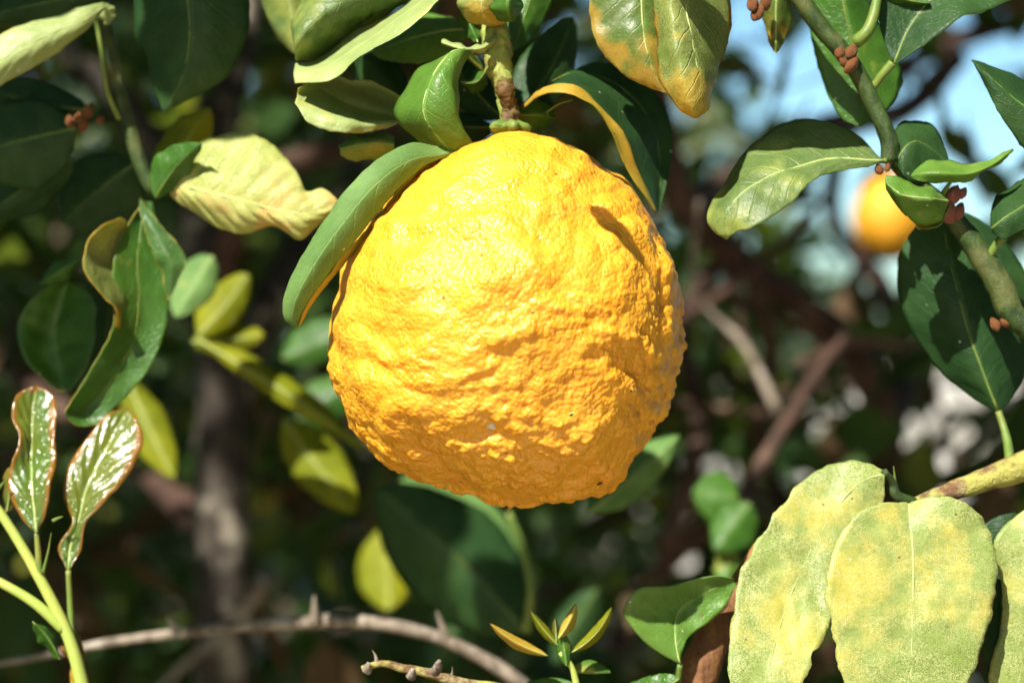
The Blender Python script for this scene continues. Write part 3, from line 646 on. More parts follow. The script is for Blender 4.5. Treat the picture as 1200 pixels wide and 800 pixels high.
leaf(T, 'deep', 'under', [[(1160, 262, -.2), (1163, 240, .2), (1178, 222, .5), (1205, 206, .7), (1250, 196, .8)], [(1162, 268, -.5), (1178, 256, -.7), (1200, 242, -.6), (1225, 228, -.3), (1252, 200, .6)],
                         [(1163, 274, -.4), (1178, 280, -.6), (1200, 270, -.6), (1228, 250, -.2), (1254, 206, .6)]], petiole=[(1158, 302, .2), (1170, 284, 0), (1186, 270, -.2), (1210, 256, -.4)], pr=(0.0014, 0.0016))
leaf(T, 'deep', 'under', [[(1046, 74, .4), (1034, 42, .6), (1030, 0, .8), (1060, -40, 1.2), (1120, -60, 1.6), (1210, -30, 1.6)],
                         [(1048, 74, .3), (1062, 36, .6), (1088, 0, .8), (1120, -18, .9), (1160, -25, 1.1), (1212, -22, 1.5)],
                         [(1050, 75, .2), (1074, 60, 0), (1100, 40, -.2), (1125, 22, -.2), (1165, 9, .2), (1214, -14, 1.2)]],
     quilt=0.0004, m=22, n=50, petiole=[(1022, 104, .6), (1034, 88, .4), (1046, 74, .3)], pr=(0.0013, 0.0016), label='dark glossy leaf at the top edge')
leaf(T, 'top', 'under', [[(985, -50, 2.6), (950, -10, 2.6), (950, 40, 2.5), (962, 90, 2.4), (982, 134, 2.2), (1006, 149, 2.0)], [(995, -50, 2.2), (990, -5, 2.0), (1000, 45, 2.0), (1010, 85, 2.0), (1012, 120, 2.0), (1008, 149, 2.0)],
                        [(1005, -50, 2.6), (1020, 5, 2.6), (1044, 55, 2.6), (1058, 92, 2.6), (1044, 124, 2.3), (1010, 149, 2.0)]], label='leaf behind the stem, lit through')
leaf(T, 'top', 'under', blade((1030, -16), (1090, 4), (10, 26), .6, .4, 4, .3), rib=0.0004, petiole=[(1002, 50, .3), (1016, 38, .1), (1025, 14, .2), (1030, -16, .5)], pr=(0.0024, 0.0014))
for (x, y, r, mt) in ((984, 62, 7, 'budbrown'), (998, 60, 7, 'budbrown'), (998, 76, 9, 'budbrown'), (988, 72, 6, 'budbrown'), (1030, 198, 7, 'budbrown'), (1040, 196, 5, 'budbrown'),
                      (1117, 228, 10, 'bud'), (1128, 226, 8, 'bud'), (1112, 248, 10, 'bud'), (1124, 247, 9, 'bud'), (1104, 252, 7, 'bud'), (1166, 380, 7, 'budbrown'), (1178, 376, 7, 'budbrown'), (1190, 378, 6, 'budbrown')):
    bud(T, x, y, .12 if x > 1050 or x < 1010 else .1, r, mt)
tube('stipule', [P(1100, 236, .2), P(1108, 222, -.2), P(1115, 212, -.4)], [4 * PX, 4 * PX, 2 * PX], M['petiole'], T, n=10, seg=8)

# ------------------------------------------------------------------ lower right branch with the big mottled leaves
T = thing('mottled_branch', 'thick mossy branch at lower right carrying big yellow speckled leaves', 'branch', P(1260, 525, 0.5))
tube('stem', [P(1290, 515, .6), P(1215, 541, .5), P(1160, 560, .5), P(1110, 577, .5), P(1066, 592, .6), P(1052, 596, .6)], [23 * PX, 21 * PX, 18 * PX, 15 * PX, 11 * PX, 5 * PX], M['mossy'], T, n=50, seg=24, rough=0.16, freq=260)
tube('side_shoot', [P(1070, 590, .3), P(1050, 580, .1), P(1046, 566, .1), P(1036, 552, -.2)], [8 * PX, 6 * PX, 5 * PX, 4 * PX], M['stem'], T, n=20, seg=12, rough=0.15)
thorn(T, (1048, 572, .1), (1047, 546, -.1), 3.0)
def flatten(cv, k=0.22):
    return [cv[0], [(m_[0], m_[1], (l_[2] + r_[2]) / 2 - k * math.sin(math.pi * i_ / (len(cv[1]) - 1))) for i_, (l_, m_, r_) in enumerate(zip(*cv))], cv[2]]
leaf(T, 'mottled', 'top', flatten([[(1037, 552, -.2), (1012, 541, .6), (985, 541, .9), (948, 557, .7), (905, 605, .1), (872, 662, -.6), (857, 730, -1.4), (854, 800, -2.2), (866, 870, -2.8), (890, 915, -3.0)],
                          [(1036, 555, -.4), (1012, 563, -.2), (988, 588, -.4), (962, 628, -.8), (938, 676, -1.3), (918, 728, -1.9), (904, 778, -2.5), (890, 830, -3.0), (890, 880, -3.1), (892, 916, -3.0)],
                          [(1036, 558, -.3), (1036, 578, -.1), (1030, 612, 0), (1014, 652, -.2), (992, 695, -.7), (966, 740, -1.4), (945, 786, -2.1), (926, 840, -2.6), (908, 888, -2.9), (894, 917, -3.0)]]),
     ser=0.0016, crinkle=0.0012, quilt=0.0003, m=26, n=130, rib=0.0003, label='speckled yellow-green leaf hanging to the left of its twin')
leaf(T, 'mottled', 'top', flatten([[(1062, 588, -.7), (1034, 590, -1.1), (1004, 602, -1.3), (981, 636, -1.6), (968, 684, -1.9), (974, 732, -2.1), (983, 778, -2.4), (1000, 840, -2.7), (1030, 900, -2.9), (1058, 940, -3)],
                          [(1065, 590, -.6), (1066, 612, -1.3), (1067, 640, -1.6), (1067, 680, -1.9), (1066, 720, -2.1), (1065, 760, -2.4), (1064, 800, -2.6), (1062, 850, -2.8), (1060, 900, -3), (1060, 940, -3)],
                          [(1068, 587, -.7), (1096, 581, -1.0), (1130, 588, -1.2), (1156, 615, -1.2), (1168, 660, -1.5), (1165, 710, -1.8), (1152, 760, -2.1), (1132, 810, -2.4), (1100, 880, -2.8), (1062, 940, -3)]]),
     ser=0.0015, crinkle=0.0011, quilt=0.0003, m=28, n=130, rib=0.00045, fold=0.35, label='broad speckled yellow-green leaf with a pale midrib')
leaf(T, 'mottled', 'top', [[(1255, 570, .6), (1215, 588, .2), (1180, 612, -.1), (1164, 640, -.2), (1172, 690, -.3), (1172, 740, -.4), (1158, 790, -.5), (1165, 850, -.6)],
                          [(1258, 572, .4), (1235, 600, -.1), (1215, 640, -.4), (1206, 690, -.7), (1204, 740, -.8), (1198, 790, -.9), (1180, 850, -.8)],
                          [(1262, 574, .5), (1270, 610, .2), (1272, 660, 0), (1268, 710, -.2), (1255, 760, -.4), (1232, 810, -.6), (1185, 852, -.7)]], ser=0.0008, rib=0.0003, label='speckled leaf cut by the right frame edge')
leaf(T, 'deep', 'under', [[(1190, 600, .8), (1168, 605, .8), (1152, 620, .8), (1150, 680, .9), (1148, 750, .9), (1160, 800, .8)], [(1195, 604, .8), (1178, 630, .6), (1172, 670, .6), (1172, 720, .6), (1170, 770, .6), (1164, 800, .7)],
                        [(1198, 606, .9), (1195, 640, 1), (1195, 690, 1.2), (1192, 740, 1.2), (1185, 780, 1), (1168, 802, .8)]], rib=0)
leaf(T, 'deep', 'under', [[(1169, 483, 2.0), (1138, 466, 2.6), (1104, 438, 3.0), (1075, 402, 3.2), (1057, 360, 3.2), (1051, 318, 3.2), (1060, 285, 3.2), (1080, 258, 3.1), (1102, 246, 3.0)],
                         [(1170, 482, 2.0), (1160, 455, 1.9), (1150, 425, 1.9), (1138, 390, 2.0), (1128, 352, 2.1), (1118, 315, 2.3), (1111, 285, 2.6), (1106, 262, 2.8), (1104, 246, 3.0)],
                         [(1172, 482, 2.0), (1194, 455, 2.6), (1210, 415, 3.0), (1216, 370, 3.2), (1206, 328, 3.2), (1186, 292, 3.2), (1160, 266, 3.2), (1132, 250, 3.1), (1106, 246, 3.0)]],
     quilt=0.0005, ser=0.0007, m=26, n=60, rib=0.0005, petiole=[(1184, 545, .8), (1181, 520, 1.4), (1176, 500, 1.8), (1170, 482, 2.0)], pr=(0.0018, 0.0012), label='large dark green leaf standing behind the stem')

# ------------------------------------------------------------------ lower middle: green leaf on a brown stub
T = thing('brown_stub', 'reddish brown stub with a smooth green spoon leaf, left of the speckled leaves', 'twig', P(815, 900, 1.0))
tube('stem', [P(780, 910, 1.6), P(805, 820, 1.6), P(828, 765, 1.8), P(848, 722, 2.0), P(864, 690, 2.2), P(890, 640, 2.6)], [34 * PX, 31 * PX, 27 * PX, 22 * PX, 16 * PX, 8 * PX], M['rust'], T, n=50, seg=24, rough=0.14, freq=200)
leaf(T, 'mid', 'under', [[(797, 778, .2), (772, 765, .1), (748, 744, 0), (732, 718, -.1), (738, 700, -.1), (752, 687, 0), (790, 686, .3), (815, 679, .4), (838, 674, .5), (860, 678, .7)],
                        [(797, 777, .1), (794, 762, .15), (793, 745, .3), (794, 730, .45), (798, 718, .6), (806, 708, .7), (820, 699, .8), (833, 692, .8), (847, 686, .8), (861, 681, .8)],
                        [(798, 777, .2), (800, 762, .2), (806, 748, .3), (816, 738, .4), (828, 730, .5), (840, 720, .6), (850, 709, .7), (856, 700, .8), (860, 691, .8), (863, 684, .8)]],
     fold=0.2, rib=0.0003, ser=0.0003, petiole=[(790, 830, .6), (794, 800, .4), (797, 778, .2)], pr=(0.0013, 0.0010), label='smooth green spoon-shaped leaf')
leaf(T, 'top', 'under', blade((796, 795), (728, 808), (20, 26), .2, -.2, -10, .3), rib=0.0004)

# ------------------------------------------------------------------ small shoot below the fruit
T = thing('young_shoot', 'tiny young shoot with narrow bronze-tipped leaves at the bottom centre', 'shoot', P(680, 900, 0))
tube('stem', [P(688, 900, 0), P(680, 830, 0), P(674, 795, 0), P(668, 778, 0), P(656, 764, 0)], [6 * PX, 5.5 * PX, 5 * PX, 4 * PX, 3 * PX], M['youngstem'], T, n=24, seg=12, rough=0.06)
kw = dict(rib=0.00018, ser=0.0001, wav=0.0002, crinkle=0.0002, n=26, m=10)
leaf(T, 'orange', 'bronze', blade((642, 768), (574, 730), (7, 7), 0, -.4, -5, .25), **kw)
leaf(T, 'gold', 'orange', blade((670, 764), (717, 711), (8, 7), 0, -.3, 6, .25), **kw)
leaf(T, 'gold', 'orange', blade((654, 756), (622, 716), (6, 6), .1, -.1, -2, .2), **kw)
leaf(T, 'orange', 'gold', blade((654, 748), (675, 707), (8, 6), -.2, 0, 2, .3), **kw)
leaf(T, 'bronze', 'gold', blade((652, 752), (650, 722), (5, 4), .1, .2, 0, .2), **kw)
leaf(T, 'top', 'under', blade((664, 780), (657, 737), (9, 9), -.3, .1, 0, .3), **kw)
leaf(T, 'top', 'under', blade((668, 786), (716, 788), (2, 14), .6, .8, 0, .2), **kw)
leaf(T, 'top', 'under', blade((672, 800), (600, 808), (10, 6), .8, 1.2, 0, .2), **kw)

T = thing('dry_twig', 'short dry yellow-grey twig with a pale thorn, poking up below the fruit', 'twig', P(620, 830, 0))
tube('stem', [P(640, 826, .2), P(590, 806, .1), P(545, 800, 0), P(505, 789, 0), P(470, 782, 0), P(448, 777, 0), P(424, 783, 0)], [5 * PX, 5 * PX, 5.5 * PX, 5 * PX, 5 * PX, 6 * PX, 3.5 * PX], M['mossy'], T, n=50, seg=14, rough=0.2, freq=420)
thorn(T, (442, 778, 0), (436, 761, -.2), 3.2, 'greytwig')
for (x, y) in ((482, 788), (508, 785), (430, 781), (513, 778)): tube('knob', [P(x, y + 4, 0), P(x + 1, y - 1, -.2), P(x + 2, y - 5, -.25)], [6 * PX, 5.5 * PX, 2 * PX], M['greytwig'], T, n=12, seg=10, rough=0.35, freq=600)
thorn(T, (528, 796, 0), (530, 781, -.1), 2.5, 'greytwig')

# ------------------------------------------------------------------ young shoot at the lower left
T = thing('glossy_shoot', 'pale green shoot with glossy bronze-edged young leaves at lower left', 'shoot', P(110, 900, 1.5))
tube('stem', [P(115, 900, 1.5), P(97, 805, 1.5), P(80, 745, 1.5), P(48, 680, 1.6), P(10, 615, 1.8), P(-30, 560, 2)], [9 * PX, 8.6 * PX, 8.2 * PX, 7 * PX, 6 * PX, 5 * PX], M['youngstem'], T, n=40, seg=14, rough=0.05)
tube('stem', [P(-30, 668, 1.6), P(0, 682, 1.5), P(40, 706, 1.4), P(76, 738, 1.5)], [5 * PX, 5 * PX, 5 * PX, 7 * PX], M['youngstem'], T, n=24, seg=12)
leaf(T, 'bronze', 'orange', [[(42, 624, 1.6), (24, 605, 1.5), (9, 572, 1.3), (13, 540, 1.2), (22, 512, 1.1), (14, 482, 1.1), (20, 462, 1.2), (40, 452, 1.3)], [(43, 624, 1.5), (40, 600, 1.42), (37, 570, 1.32), (36, 540, 1.6), (37, 510, 1.6), (38, 485, 1.6), (40, 466, 1.5), (42, 452, 1.3)],
                          [(44, 624, 1.6), (54, 600, 1.3), (61, 570, 1.1), (65, 538, 1.1), (64, 508, 1.1), (66, 482, 1.1), (60, 462, 1.2), (44, 452, 1.3)]], quilt=0.0013, nvein=8, ser=0.0003, rib=0.0005, m=22, n=80,
     petiole=[(47, 682, 1.6), (45, 650, 1.6), (43, 624, 1.6)], pr=(0.0014, 0.0009), tilt=(624, 0.0145), label='upright young leaf with white glare between its veins')
leaf(T, 'bronze', 'orange', [[(78, 668, 1.8), (68, 640, 1.7), (84, 612, 1.5), (74, 580, 1.3), (80, 545, 1.2), (104, 510, 1.2), (125, 486, 1.3), (148, 478, 1.5)], [(80, 668, 1.8), (82, 640, 1.75), (92, 612, 1.55), (98, 580, 1.4), (112, 548, 1.35), (128, 518, 1.35), (140, 496, 1.42), (150, 478, 1.5)],
                          [(82, 668, 1.8), (96, 642, 1.7), (102, 612, 1.4), (126, 584, 1.1), (152, 550, 1.0), (168, 518, 1.1), (162, 494, 1.3), (152, 478, 1.5)]], quilt=0.0014, ser=0.0003, rib=0.0004, m=22, n=80, nvein=8,
     petiole=[(84, 745, 1.6), (82, 705, 1.8), (80, 668, 1.8)], pr=(0.0012, 0.0010), tilt=(668, 0.0145), label='twisted young leaf with white glare and rusty margin')
leaf(T, 'top', 'pale', blade((70, 772), (38, 728), (8, 9), 1.2, 1.0, 3, .4), rib=0.0002)
leaf(T, 'bronze', 'orange', blade((98, 790), (86, 728), (9, 12), 2.0, 2.4, -6, .3), rib=0.0002)
leaf(T, 'orange', 'bronze', blade((118, 860), (92, 745), (10, 14), 2.6, 2.8, -8, .4), rib=0.0002)
leaf(T, 'bronze', 'orange', blade((8, 600), (14, 545), (10, 8), 2.2, 2.4, 0, .3), rib=0.0002)
for (a, b) in (((50, 672, 1.5), (60, 624, 1.3)), ((62, 610, 1.6), (74, 605, 1.4)), ((-4, 575, 1.7), (8, 560, 1.5))): thorn(T, a, b, 2.5)

# ------------------------------------------------------------------ shaded twig on the left
T = thing('shaded_twig', 'dark twig with large shaded leaves filling the upper left corner', 'twig', P(95, -120, 6))
tube('stem', [P(95, -260, 6), P(108, -60, 6), P(120, 10, 6), P(134, 90, 6), P(152, 150, 6), P(166, 195, 6), P(182, 226, 6)], [11 * PX] * 3 + [10 * PX] * 4, M['stem'], T, n=40, seg=14, rough=0.12)
tube('side_shoot', [P(110, 10, 5.2), P(118, 55, 5.2), P(125, 105, 5.4), P(140, 140, 5.8)], [3 * PX, 3 * PX, 3.5 * PX, 4 * PX], M['petiole'], T, n=20, seg=8)
leaf(T, 'top', 'edge', [[(168, 236, 5.5), (150, 262, 5.0), (134, 300, 4.5), (132, 345, 4.2), (133, 380, 4.0), (112, 428, 3.8), (88, 462, 3.8), (76, 484, 3.9), (90, 498, 4.0), (112, 497, 4.2)],
                        [(172, 236, 5.8), (166, 270, 5.3), (162, 310, 5.0), (164, 350, 4.9), (160, 390, 4.8), (142, 430, 4.6), (120, 460, 4.5), (102, 480, 4.4), (102, 493, 4.3), (114, 497, 4.2)],
                        [(178, 236, 5.8), (190, 280, 5.6), (198, 320, 5.4), (198, 360, 5.2), (190, 400, 5.0), (172, 436, 4.8), (150, 462, 4.6), (132, 480, 4.5), (122, 490, 4.4), (116, 497, 4.2)]],
     rib=0.0004, m=24, n=60, label='dark S-curved leaf with a bright curled edge')
leaf(T, 'amberlit', 'orange', [[(150, 262, 5.0), (142, 256, 4.6), (118, 266, 3.8), (100, 296, 3.3), (103, 322, 3.2), (120, 345, 3.4), (134, 362, 3.6), (136, 384, 3.9)],
                        [(150, 266, 5.2), (142, 270, 5.0), (126, 282, 4.4), (114, 302, 4.0), (118, 324, 3.8), (130, 344, 3.9), (138, 362, 4.0), (138, 384, 4.1)],
                        [(152, 270, 5.4), (150, 284, 5.4), (146, 300, 5.2), (142, 316, 4.9), (144, 334, 4.7), (146, 350, 4.5), (146, 368, 4.4), (140, 386, 4.2)]], rib=0, label='curled-over flank of the S-curved leaf')
leaf(T, 'edge', 'pale', [[(164, 232, 5.6), (182, 256, 5.2), (202, 280, 5.0), (217, 302, 4.9), (208, 330, 4.8), (198, 352, 4.8)], [(164, 238, 5.4), (176, 262, 5.0), (190, 288, 4.7), (200, 308, 4.6), (200, 332, 4.7), (197, 352, 4.8)],
                        [(163, 244, 5.2), (170, 270, 5.0), (178, 294, 4.8), (186, 312, 4.8), (192, 334, 4.8), (196, 352, 4.8)]], rib=0, label='folded pale flank beside the S-curved leaf')
leaf(T, 'yellowing', 'under', [[(190, 210, 5), (206, 196, 4.9), (240, 164, 4.9), (283, 155, 4.8), (320, 169, 4.5), (346, 200, 4.2), (358, 224, 4.0), (378, 220, 3.9), (396, 234, 3.8)],
                         [(190, 212, 5), (212, 216, 4.4), (245, 224, 4.0), (283, 234, 3.8), (318, 244, 3.6), (342, 249, 3.5), (358, 250, 3.5), (376, 246, 3.6), (397, 238, 3.8)],
                         [(190, 215, 5), (208, 236, 4.7), (244, 262, 4.6), (283, 272, 4.5), (314, 266, 4.2), (332, 272, 4.0), (352, 282, 3.9), (376, 262, 3.8), (398, 240, 3.8)]],
     quilt=0.0016, nvein=11, crinkle=0.0012, m=28, n=70, rib=0.0004, petiole=[(182, 226, 6), (186, 218, 5.4), (190, 212, 5)], label='wrinkled yellowing leaf in sunlight beside the fruit')
leaf(T, 'top', 'under', blade((182, 232), (236, 168), (16, 26), 4.4, 3.4, -6, .5), rib=0.0003)
leaf(T, 'gold', 'pale', blade((182, 215), (246, 126), (30, 26), 9.5, 10, 0, .5), rib=0.0003)
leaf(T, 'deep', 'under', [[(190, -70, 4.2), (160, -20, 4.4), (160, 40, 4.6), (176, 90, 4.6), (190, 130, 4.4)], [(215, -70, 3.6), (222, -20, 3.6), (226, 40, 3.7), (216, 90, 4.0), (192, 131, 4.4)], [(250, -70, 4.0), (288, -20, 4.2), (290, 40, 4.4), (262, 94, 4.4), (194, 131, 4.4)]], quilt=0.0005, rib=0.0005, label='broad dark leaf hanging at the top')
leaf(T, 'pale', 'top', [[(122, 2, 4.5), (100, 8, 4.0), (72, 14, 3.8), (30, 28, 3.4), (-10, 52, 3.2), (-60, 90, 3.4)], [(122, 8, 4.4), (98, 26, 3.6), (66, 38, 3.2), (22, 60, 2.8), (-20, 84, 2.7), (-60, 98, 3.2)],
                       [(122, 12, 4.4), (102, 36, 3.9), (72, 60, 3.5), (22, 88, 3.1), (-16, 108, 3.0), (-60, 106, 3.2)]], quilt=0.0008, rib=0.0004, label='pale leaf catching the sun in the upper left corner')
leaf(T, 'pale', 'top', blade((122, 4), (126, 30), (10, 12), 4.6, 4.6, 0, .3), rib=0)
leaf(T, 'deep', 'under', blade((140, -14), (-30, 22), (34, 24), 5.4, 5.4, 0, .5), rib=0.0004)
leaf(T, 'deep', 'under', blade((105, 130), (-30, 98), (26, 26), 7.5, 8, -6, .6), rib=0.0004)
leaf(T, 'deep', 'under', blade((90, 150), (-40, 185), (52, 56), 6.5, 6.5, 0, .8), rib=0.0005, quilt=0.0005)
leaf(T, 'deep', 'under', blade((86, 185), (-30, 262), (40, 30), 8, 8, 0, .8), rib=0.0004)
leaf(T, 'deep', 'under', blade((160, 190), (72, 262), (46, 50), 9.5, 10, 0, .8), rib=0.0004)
leaf(T, 'top', 'under', [[(76, 330, 8), (46, 342, 7.6), (22, 380, 7.4), (28, 420, 7.4), (66, 458, 7.6)], [(80, 330, 8.2), (72, 352, 8.2), (66, 386, 8.2), (68, 424, 8.0), (74, 459, 7.6)], [(84, 330, 8), (108, 350, 7.4), (112, 384, 7.2), (104, 424, 7.3), (82, 458, 7.6)]], rib=0.0004, crinkle=0.002, label='crumpled leaf with pale glints low on the twig')
leaf(T, 'top', 'under', blade((90, 305), (48, 332), (12, 12), 7.5, 7.5, 0, .4), rib=0)
leaf(T, 'deep', 'under', blade((130, 300), (118, 480), (34, 30), 9.5, 9.5, 0, .6), rib=0)
for (x, y, r) in ((92, 138, 8), (104, 130, 7), (82, 142, 8), (98, 146, 7), (118, 140, 6), (186, 222, 7), (196, 214, 6)): bud(T, x, y, 5.7, r, 'budbrown')
# unseen leaves added out of frame, placed to shade the ones below
KEEP = [P(*q) for q in ((95, 20, 4), (60, 45, 3.2), (30, 62, 3), (0, 85, 3), (230, 200, 4.5), (270, 230, 4), (320, 230, 3.8), (370, 240, 3.8), (40, 470, 2), (40, 560, 2), (100, 580, 2), (150, 500, 2), (350, 60, 1), (420, 40, 1), (420, 140, 0), (118, 12, 4.5), (120, 330, 3.5))]
def shade_leaf(T, x, y, z, L, W, mat='deep'):
    c = np.array([x, y, z])
    for k_ in KEEP:
        e_ = c - k_; S_ = np.array(SUN)
        if np.linalg.norm(e_ - S_ * e_.dot(S_)) < L * 0.9: return
    c = np.array([x, y, z]); d = rng.normal(size=3); d /= np.linalg.norm(d)
    n_ = np.array(SUN) + rng.normal(size=3) * 0.35; n_ /= np.linalg.norm(n_); d = d - n_ * d.dot(n_); d /= np.linalg.norm(d); e = np.cross(n_, d)
    s = np.linspace(-1, 1, 9); w = np.cos(s * math.pi / 2) ** 0.7
    v = np.concatenate([[c + d * L * q + e * W * ww * k + n_ * (-0.12 * L * q * q + 0.1 * abs(k) * W) for k in (-1, -.5, 0, .5, 1)] for q, ww in zip(s, w)])
    f = [(i * 5 + j, i * 5 + j + 1, (i + 1) * 5 + j + 1, (i + 1) * 5 + j) for i in range(8) for j in range(4)]
    uv = np.array([[(k + 1) / 2, (q + 1) / 2] for q in s for k in (-1, -.5, 0, .5, 1)])
    put('leaf', v, f, [M[mat], M['under']], T, uv)
for k in range(66):
    t = rng.uniform(0.22, 0.42)
    tx, ty, tz = rng.uniform(-0.205, -0.135), 0.63, rng.uniform(1.49, 1.66)
    px_ = 600 + tx / ty / K; py_ = 400 - (tz - CAM_Z) / ty / K
    shade_leaf(T, tx + SUN.x * t, ty + SUN.y * t, tz + SUN.z * t, rng.uniform(.024, .036), rng.uniform(.012, .018))

for (px_, py_, t) in ((215, 20, .30), (235, 70, .26), (190, 85, .34), (165, 60, .3), (230, -20, .3), (60, 150, .25), (20, 190, .3), (100, 200, .28)):
    q = P(px_, py_, 4.2) + np.array(SUN) * t
    shade_leaf(T, q[0], q[1], q[2], .026, .014)

# ------------------------------------------------------------------ trees behind: trunks, limbs, leaves
def leaf_protos(k=6):
    out_ = []
    for i in range(k):
        s = np.linspace(0, 1, 6); w = np.array([0.06, .62, .98, .9, .52, .04]) * rng.uniform(.2, .27)
        bend = rng.uniform(-.35, .1); fold = rng.uniform(.1, .5); tw = rng.uniform(-.5, .5)
        v = []
        for q, ww in zip(s, w):
            for kx in (-1, -.55, 0, .55, 1):
                a = tw * q; y = kx * ww; z = abs(kx) * ww * fold + bend * q * q + 0.02 * math.sin(9 * q + kx * 3 + i)
                v.append((q, y * math.cos(a) - z * math.sin(a), y * math.sin(a) + z * math.cos(a)))
        f = [(i_ * 5 + j, i_ * 5 + j + 1, (i_ + 1) * 5 + j + 1, (i_ + 1) * 5 + j) for i_ in range(5) for j in range(4)]
        uv = [((kx + 1) / 2, q) for q in s for kx in (-1, -.55, 0, .55, 1)]
        out_.append((np.array(v), f, np.array(uv)))
    return out_
PROTO = leaf_protos()

def far_leaf_mat(name, a, b, y, rough=0.4, tf=0.35, yf=0.8):
    m = NT(name); g = m.n('ShaderNodeNewGeometry').outputs['Random Per Island']; r = m.math('FRACT', m.math('ADD', g, m.rand()))
    col = m.mix(r, a, b); col = m.mix(m.step(m.math('FRACT', m.math('MULTIPLY', r, 7.31)), yf, 1.0), col, y)
    n = m.noise(m.obj(), 90, 3); col = m.mix(m.step(n, .35, .75, 0, .4), col, tuple(x * .6 for x in a))
    p = m.pbr(col, rough, 0.3, m.bump(n, .5, .002))
    tr = m.n('ShaderNodeBsdfTranslucent'); m.set(tr.inputs[0], m.mix(0.5, m.mix(1.0, col, (2.2, 2.0, 1.0), 'MULTIPLY'), (0.35, .45, .04)))
    mx = m.n('ShaderNodeMixShader'); mx.inputs[0].default_value = tf
    m.t.links.new(p, mx.inputs[1]); m.t.links.new(tr.outputs[0], mx.inputs[2]); return m.done(mx.outputs[0])
M['far'] = far_leaf_mat('foliage_citrus', (0.018, 0.048, 0.011), (0.05, 0.105, 0.02), (0.3, 0.3, 0.04), tf=0.28)
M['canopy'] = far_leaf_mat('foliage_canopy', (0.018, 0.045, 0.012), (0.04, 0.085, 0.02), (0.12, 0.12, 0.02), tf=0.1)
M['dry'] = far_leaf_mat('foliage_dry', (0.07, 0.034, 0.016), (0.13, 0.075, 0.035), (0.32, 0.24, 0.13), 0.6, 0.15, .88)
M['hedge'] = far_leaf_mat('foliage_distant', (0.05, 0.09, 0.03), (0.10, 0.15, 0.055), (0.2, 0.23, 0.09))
for i, (v, f, uv) in enumerate(PROTO): mesh_data('leaf_shape_%d' % i, v, f, uv, [M['far']])
for i, (v, f, uv) in enumerate(PROTO): mesh_data('dry_leaf_shape_%d' % i, v, f, uv, [M['dry']])

def basis(d, n_):
    d = d / np.linalg.norm(d); n_ = n_ - d * d.dot(n_); n_ /= np.linalg.norm(n_) + 1e-9
    return np.column_stack([d, np.cross(n_, d), n_])
def joined(name, pts, sizes, mat, parent, flat_=0.5):
    V, F = [], []; off = 0
    for p, s in zip(pts, sizes):
        v, f, _ = PROTO[rng.integers(len(PROTO))]
        n_ = rng.normal(size=3) * (1 - flat_) + np.array([0, 0, 1.0]) * flat_; d = rng.normal(size=3)
        w = (v - np.array([.5, 0, 0])) * s @ basis(d, n_).T + p
        V.append(w); F += [tuple(i + off for i in q) for q in f]; off += len(v)
    o = put(name, np.vstack(V), F, [mat], parent); o['kind'] = 'stuff'; return o
def single(parent, p, s, dry=False, d=None, n_=None):
    k = rng.integers(len(PROTO)); me = bpy.data.meshes[('dry_leaf_shape_%d' if dry else 'leaf_shape_%d') % k]
    o = link('leaf', me, parent)
    from mathutils import Matrix
    d = rng.normal(size=3) if d is None else d; n_ = rng.normal(size=3) * .6 + np.array([0, -.2, .6]) if n_ is None else n_
    B = basis(d, n_) * s
    mt = Matrix([list(B[r]) + [float(p[r] - root_of(parent)[r])] for r in range(3)] + [[0, 0, 0, 1]])
    o.matrix_basis = mt; return o

def limb(T, pts, radii, mat, name='limb', n=30):
    return tube(name, [PD(*p) for p in pts], radii, M[mat], T, n=n, seg=10, rough=0.18, freq=60)

# left tree
TL = thing('citrus_tree', 'grey trunk of the tree standing behind the fruit on the left, with yellow-green leaves', 'tree', (PD(262, 600, 1.25)[0], 1.25, 0))
limb(TL, [(262, 3000, 1.25), (264, 1500, 1.25), (262, 900, 1.25), (262, 700, 1.25), (258, 560, 1.25), (262, 450, 1.25), (252, 360, 1.26), (240, 200, 1.3), (300, -100, 1.4), (330, -700, 1.6)],
     [.03, .027, .0235, .021, .020, .019, .018, .016, .015, .012], 'bark', 'trunk', 60)
limb(TL, [(262, 470, 1.25), (330, 330, 1.3), (420, 200, 1.4), (520, 60, 1.5), (640, -200, 1.6)], [.016, .013, .012, .011, .009], 'bark')
limb(TL, [(250, 330, 1.26), (300, 210, 1.2), (350, 190, 1.2), (440, 160, 1.25), (520, 120, 1.3)], [.012, .010, .009, .007, .005], 'redbark')
limb(TL, [(245, 250, 1.27), (140, 120, 1.3), (40, 20, 1.35), (-80, -150, 1.4)], [.012, .011, .009, .006], 'bark')
limb(TL, [(262, 640, 1.25), (160, 540, 1.4), (60, 470, 1.5), (-60, 380, 1.6)], [.013, .011, .009, .007], 'redbark')
def bgleaf(T, front, back, base, tip, wid, d, bend=0, cup=.6, **kw):
    c = (d - D0) * 100; kw.setdefault('rib', 0.0005)
    return leaf(T, front, back, blade(base, tip, wid, c, c, bend, cup), n=22, m=10, tilt=(base[1], 0.018 if front in ('gold', 'under', 'top') else 0.0), **kw)
bgleaf(TL, 'gold', 'gold', (232, 398), (430, 528), (14, 16), .80, -6, .4)
bgleaf(TL, 'gold', 'gold', (332, 490), (418, 600), (32, 30), .86, 0, .5)
bgleaf(TL, 'gold', 'pale', (455, 715), (448, 618), (34, 34), .95, 0, .6)
bgleaf(TL, 'gold', 'gold', (150, 445), (205, 560), (30, 22), .84, 0, .5)
bgleaf(TL, 'gold', 'gold', (232, 392), (292, 322), (26, 26), .80, 0, .6)
bgleaf(TL, 'gold', 'gold', (225, 400), (310, 392), (22, 22), .81, 0, .6)
bgleaf(TL, 'under', 'top', (250, 300), (205, 372), (26, 24), .76, 0, .5)
